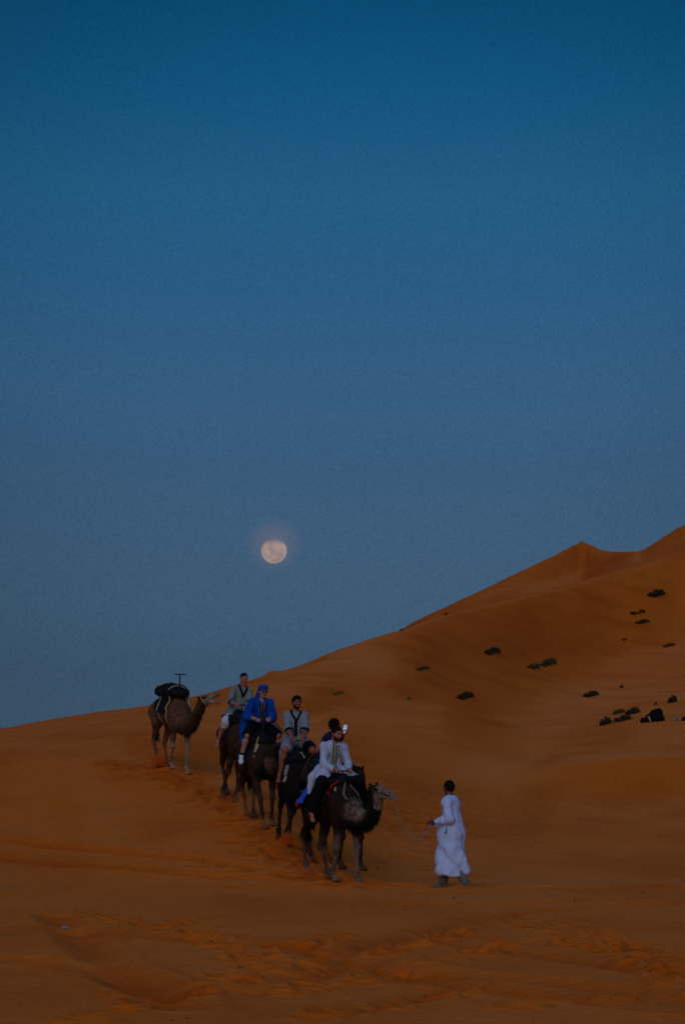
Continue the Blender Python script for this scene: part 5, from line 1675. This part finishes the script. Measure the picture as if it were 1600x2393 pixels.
SHR = [
    (1533, 1384, 40, 17, 'dark', 'dark oval shrub highest on the dune face at the right'),
    (1489, 1429, 36, 10, 'dark', 'flat dark shrub, upper of the close pair below the highest shrub'),
    (1500, 1451, 36, 10, 'dark', 'flat dark shrub, lower of the close pair below the highest shrub'),
    (1150, 1519, 38, 17, 'dark', 'dark rounded shrub alone in the middle of the dune face'),
    (1265, 1549, 58, 18, 'olive', 'wide pale olive shrub in two clumps on the dune face'),
    (987, 1560, 36, 10, 'green', 'thin green shrub nearest the ridge line, left of the rounded dark one'),
    (1087, 1623, 43, 18, 'dark', 'dark shrub low on the dune above the sand mound'),
    (1380, 1620, 37, 16, 'dark', 'brownish shrub left of the tiny round tuft on the lower slope'),
    (791, 1618, 32, 7, 'olive', 'faint low olive tuft above the man with the phone'),
    (1452, 1603, 9, 10, 'dark', 'tiny round dark tuft on the lower right slope'),
    (1571, 1632, 19, 22, 'dark', 'upright dark shrub just above the black bundle'),
    (1532, 1643, 6, 10, 'dry', 'tiny dry sprig between the black bundle and the upright shrub'),
    (1458, 1493, 14, 7, 'dry', 'faint dry tuft below the close pair of flat shrubs'),
    (1563, 1506, 32, 10, 'dry', 'faint dry straggling tuft near the right edge of the dune face'),
    (1043, 1434, 9, 6, 'dark', 'speck of scrub on the far slope behind the ridge'),
    (938, 1471, 9, 6, 'dry', 'tiny scrub on the skyline where the two ridges meet'),
    (955, 1632, 14, 5, 'olive', 'very faint tuft on the crest of the sand mound'),
    (1415, 1683, 26, 24, 'dark', 'left clump of the large group of scrub by the black bundle'),
    (1446, 1661, 32, 15, 'green', 'upper greenish clump of the large group of scrub by the black bundle'),
    (1455, 1677, 44, 18, 'dark', 'long dark clump in the middle of the large group of scrub'),
    (1478, 1660, 34, 20, 'dark', 'right clump of the large group of scrub by the black bundle'),
]
for i, (a, b, w_, h_, kd, lb) in enumerate(SHR):
    lumps = [(-.42, 0, .5), (-.28, 0, .7), (.02, 0, .35), (.2, 0, .9), (.4, 0, 1)] if kd == 'olive' and w_ > 50 else ([(-.3, 0, .9), (0, 0, .3), (.3, 0, .8)] if i == 1 else None)
    shrub(a, b, w_, h_, kd, lb, 100 + i, lumps)

# ------------------------------------------------------------------ pebbles on the sand
def pebble_mesh(r_, seed, sq=.6):
    import bmesh
    rs = np.random.RandomState(seed); bm = bmesh.new(); bmesh.ops.create_icosphere(bm, subdivisions=2, radius=1)
    k = rs.randn(6, 3)
    for v in bm.verts:
        d = np.array(v.co); m = 1 + .16 * sum(math.sin(float(d @ q) * 2.2 + i) for i, q in enumerate(k)) / 2
        v.co = Vector((d[0] * m * r_, d[1] * m * r_ * .8, d[2] * m * r_ * sq))
    me = bpy.data.meshes.new('pebble'); bm.to_mesh(me); bm.free()
    me.polygons.foreach_set('use_smooth', np.ones(len(me.polygons), bool)); return me
dark_st = simple_mat('dark_stone', (.035, .022, .015)); grey_st = simple_mat('grey_stone', (.20, .21, .25), var=.3, scale=8)
PEB = [(1060, 2101, 3.6), (944, 2120, 2.6), (823, 2121, 2.4), (1342, 2106, 2.6), (1500, 2087, 3.4), (1372, 2077, 2.2), (1198, 2301, 3), (1440, 2326, 3.2), (1552, 2381, 3.4),
       (404, 2388, 4.2), (437, 2381, 3), (421, 2387, 2.2), (50, 2350, 2.4), (475, 2008, 2.2), (625, 1983, 2.2), (957, 2065, 2.4), (881, 2031, 3.0), (1595, 2058, 2.4), (1320, 2263, 2.0), (870, 2100, 1.6)]
PL = ['small dark pebble just below and between the feet of the man leading', 'small dark pebble left of the leading man, a little lower than his feet', 'small dark pebble under the front hoof of the front camel',
      'small dark pebble right of the leading man, halfway to the right edge', 'larger dark pebble near the right edge, level with the leading man\'s feet', 'tiny dark pebble left of the larger one near the right edge',
      'dark pebble on the foreground sand right of the middle', 'dark pebble in the lower right foreground beside a track', 'dark pebble in the bottom right corner of the sand',
      'largest dark pebble of the three at the bottom edge', 'right dark pebble of the three at the bottom edge', 'smallest dark pebble of the three at the bottom edge',
      'tiny dark pebble in the bottom left corner', 'tiny dark pebble on open sand left of the caravan', 'tiny dark pebble below the blue rider\'s camel',
      'dark pebble midway between the front camel and the leading man', 'dark pebble just right of the front camel\'s forefoot', 'tiny dark pebble at the right edge beyond the leading man',
      'tiny dark pebble alone on the right foreground sand', 'tiniest dark pebble near the front camel\'s forefoot']
for i, (a, b, s_) in enumerate(PEB):
    p = ground_hit(a, b); r_ = s_ * p.y / F_PX
    o = new_obj('pebble', pebble_mesh(r_, 200 + i), None, dark_st); o.location = p + Vector((0, 0, r_ * .2)); o.rotation_euler = (0, 0, i)
    tag(o, PL[i], 'pebble', 'dark pebbles scattered on the sand')
p = ground_hit(151, 2176)
S = Sdf(); S.ell((0, 0, .012), (.030, .022, .018), None, .004); S.ell((.034, .005, .006), (.022, .018, .012), None, .004); S.ell((-.028, .0, .004), (.02, .016, .010), None, .004)
v, f = S.mesh(.003, .004, lambda P, D: D + .006 * vnoise3(P, 60, 3))
o = new_obj('stone', mesh_np('stone', v, f), None, grey_st); o.location = p + Vector((0, 0, .022)); o.scale = (1.15, 1.15, 1.2)
tag(o, 'pale grey broken stone alone on the sand at the lower left', 'stone')

# ------------------------------------------------------------------ things left on the bench of sand at the right
def lay(px, py):
    p = ground_hit(px, py); return p
p = lay(1527, 1687)
root = bpy.data.objects.new('bundle', None); COL.objects.link(root); root.location = p
tag(root, 'black cloth-covered bundle on the sand bench at the right, pale strip on its left side', 'bundle', 'camp things on the sand bench')
S = Sdf()
S.chain([((.20, 0, .12), .22), ((.18, 0, .36), .17), ((.02, 0, .34), .14), ((-.16, 0, .18), .15)], .1)
S.ell((.05, 0, .12), (.40, .30, .16), None, .1)
S.ell((-.40, 0, .05), (.14, .16, .12), None, .03)
v, f = S.mesh(.018, .06, lambda P, D: np.maximum(D + .035 * vnoise3(P, 7, 5) + .02 * vnoise3(P * np.array([1, 1, .3]), 20, 2), -.06 - P[..., 2]))
new_obj('cover', mesh_np('cover', v, f), root, M('black_cloth'))
bv_ = BVHTree.FromPolygons([tuple(a) for a in v], [tuple(int(i) for i in q) for q in f])
r_ = ribbon(bv_, [(V3(-.24 + .02 * k, -1, .22 - .045 * k) + V3(0, 0, 0), V3(0, 1, 0)) for k in range(6)], .055, .02)
if r_: new_obj('strip', mesh_any('strip', *r_), root, M('cream'))
p = lay(1577, 1685)
S = Sdf(); S.ell((0, 0, .05), (.13, .1, .07), None, .03); S.ell((.12, .02, .04), (.07, .06, .05), None, .02)
v, f = S.mesh(.012, .02, lambda P, D: D + .02 * vnoise3(P, 18, 5))
root = new_obj('cloth', mesh_np('cloth', v, f), None, M('pale_cloth')); root.location = p
tag(root, 'crumpled pale cloth with a blue patch right of the black bundle', 'cloth', 'camp things on the sand bench')
S = Sdf(); S.ell((-.0, -.08, .06), (.05, .04, .04), None, .02); v, f = S.mesh(.008, .01, lambda P, D: D + .01 * vnoise3(P, 40, 5)); new_obj('patch', mesh_np('patch', v, f), root, M('blue_cloth'))
p = lay(1599, 1685)
S = Sdf(); S.ell((0, 0, .06), (.14, .12, .10), None, .03); S.ell((.1, 0, .1), (.12, .1, .1), None, .03)
v, f = S.mesh(.014, .03, lambda P, D: D + .02 * vnoise3(P, 14, 5))
root = new_obj('bag', mesh_np('bag', v, f), None, M('black_cloth')); root.location = p
tag(root, 'small dark bag cut by the right edge of the picture', 'bag', 'camp things on the sand bench')

# ------------------------------------------------------------------ sand thrown up by the hooves
def dust(px, py, Y, sx, sy, sz, dens, label, col=(.80, .26, .07), seed=1, fall=1.0):
    p = at(px, py, Y)
    import bmesh
    bm = bmesh.new(); bmesh.ops.create_icosphere(bm, subdivisions=3, radius=1)
    me = bpy.data.meshes.new('sand_dust'); bm.to_mesh(me); bm.free()
    m = bpy.data.materials.new('sand_dust'); m.use_nodes = True; t = m.node_tree; t.nodes.clear()
    o_ = t.nodes.new('ShaderNodeOutputMaterial'); v_ = t.nodes.new('ShaderNodeVolumePrincipled'); t.links.new(v_.outputs[0], o_.inputs['Volume'])
    v_.inputs['Color'].default_value = (.95, min(1, col[1] * 1.35), min(1, col[2] * 1.2), 1); v_.inputs['Anisotropy'].default_value = 0.1
    tc = t.nodes.new('ShaderNodeTexCoord'); ln = t.nodes.new('ShaderNodeVectorMath'); ln.operation = 'LENGTH'; t.links.new(tc.outputs['Object'], ln.inputs[0])
    mr = t.nodes.new('ShaderNodeMapRange'); mr.inputs[1].default_value = 1.0; mr.inputs[2].default_value = .15; mr.interpolation_type = 'SMOOTHSTEP'; t.links.new(ln.outputs['Value'], mr.inputs[0])
    mp = t.nodes.new('ShaderNodeMapping'); mp.inputs['Location'].default_value = (seed * 3.1, 0, 0); t.links.new(tc.outputs['Object'], mp.inputs[0])
    n = noise(t, 2.2, 4, mp.outputs[0], .6); r2 = ramp(t, [(.38, (0, 0, 0)), (.62, (1, 1, 1))], n.outputs[0])
    mu = t.nodes.new('ShaderNodeMath'); mu.operation = 'MULTIPLY'; t.links.new(mr.outputs[0], mu.inputs[0]); t.links.new(r2.outputs[0], mu.inputs[1])
    m2 = t.nodes.new('ShaderNodeMath'); m2.operation = 'MULTIPLY'; m2.inputs[1].default_value = dens; t.links.new(mu.outputs[0], m2.inputs[0])
    t.links.new(m2.outputs[0], v_.inputs['Density'])
    o = new_obj('sand_dust', me, None, m); o.location = p; o.scale = (sx, sy, sz)
    tag(o, label, None, None, 'stuff')
dust(672, 1962, 50.3, .24, .20, .17, 26, 'reddish sand kicked up by the raised hoof of the near-black camel', (.75, .18, .03), 1)
dust(693, 2036, 46.9, .24, .18, .13, 12, 'spray of sand behind the front camel', (.8, .26, .06), 2)
dust(727, 2040, 46.6, .16, .14, .12, 20, 'sand thrown round the hind foot of the front camel', (.72, .18, .04), 3)
dust(755, 2000, 48.8, .22, .2, .2, 10, 'reddish sand hanging under the belly of the front camel', (.75, .18, .03), 4)
dust(580, 1885, 55.0, .42, .35, .42, 2.6, 'thin veil of dust round the hind legs of the blue rider\'s camel', (.85, .32, .10), 5)
dust(372, 1778, 63.9, .34, .3, .20, 12, 'dark red sand kicked up behind the riderless camel', (.72, .17, .03), 6)
dust(420, 1822, 62.6, .5, .4, .16, 6.0, 'low drift of dust at the feet of the riderless camel', (.85, .32, .08), 7)
dust(612, 1925, 53.7, .3, .3, .14, 7.0, 'low dust at the front foot of the blue rider\'s camel', (.85, .3, .08), 8)

# ------------------------------------------------------------------ moon
mc = at(640, 1287, 6000)
import bmesh
bm = bmesh.new(); bmesh.ops.create_uvsphere(bm, u_segments=64, v_segments=32, radius=27.4)
me = bpy.data.meshes.new('moon'); bm.to_mesh(me); bm.free(); me.polygons.foreach_set('use_smooth', np.ones(len(me.polygons), bool))
m = bpy.data.materials.new('moon'); m.use_nodes = True; t = m.node_tree; t.nodes.clear()
o_ = t.nodes.new('ShaderNodeOutputMaterial'); em = t.nodes.new('ShaderNodeEmission'); tr = t.nodes.new('ShaderNodeBsdfTransparent'); mx = t.nodes.new('ShaderNodeMixShader')
tc = t.nodes.new('ShaderNodeTexCoord')
n = noise(t, .045, 4, tc.outputs['Object'], .55)
c = ramp(t, [(.36, (.27, .205, .205)), (.5, (.34, .255, .24)), (.64, (.42, .30, .255))], n.outputs[0])
t.links.new(c.outputs[0], em.inputs[0])
sp = t.nodes.new('ShaderNodeSeparateXYZ'); t.links.new(tc.outputs['Object'], sp.inputs[0])
n2 = noise(t, .03, 3, tc.outputs['Object'], .5, (.5, .5, 2.2))
ad = t.nodes.new('ShaderNodeMath'); ad.operation = 'MULTIPLY_ADD'; t.links.new(n2.outputs[0], ad.inputs[0]); ad.inputs[1].default_value = 16; t.links.new(sp.outputs['Z'], ad.inputs[2])
mr = t.nodes.new('ShaderNodeMapRange'); mr.inputs[1].default_value = 12; mr.inputs[2].default_value = 31; mr.inputs[3].default_value = .98; mr.inputs[4].default_value = .06; mr.interpolation_type = 'SMOOTHSTEP'
t.links.new(ad.outputs[0], mr.inputs[0]); 
lw = t.nodes.new('ShaderNodeLayerWeight'); lw.inputs['Blend'].default_value = .5
m3 = t.nodes.new('ShaderNodeMapRange'); m3.inputs[1].default_value = .6; m3.inputs[2].default_value = .98; m3.inputs[3].default_value = 1; m3.inputs[4].default_value = .15; t.links.new(lw.outputs['Facing'], m3.inputs[0])
m4 = t.nodes.new('ShaderNodeMath'); m4.operation = 'MULTIPLY'; t.links.new(mr.outputs[0], m4.inputs[0]); t.links.new(m3.outputs[0], m4.inputs[1])
t.links.new(m4.outputs[0], mx.inputs[0]); t.links.new(tr.outputs[0], mx.inputs[1]); t.links.new(em.outputs[0], mx.inputs[2]); t.links.new(mx.outputs[0], o_.inputs[0])
o = new_obj('moon', me, None, m); o.location = mc
tag(o, 'pale full moon low in the dusk sky, its top dimmed by haze', 'moon')
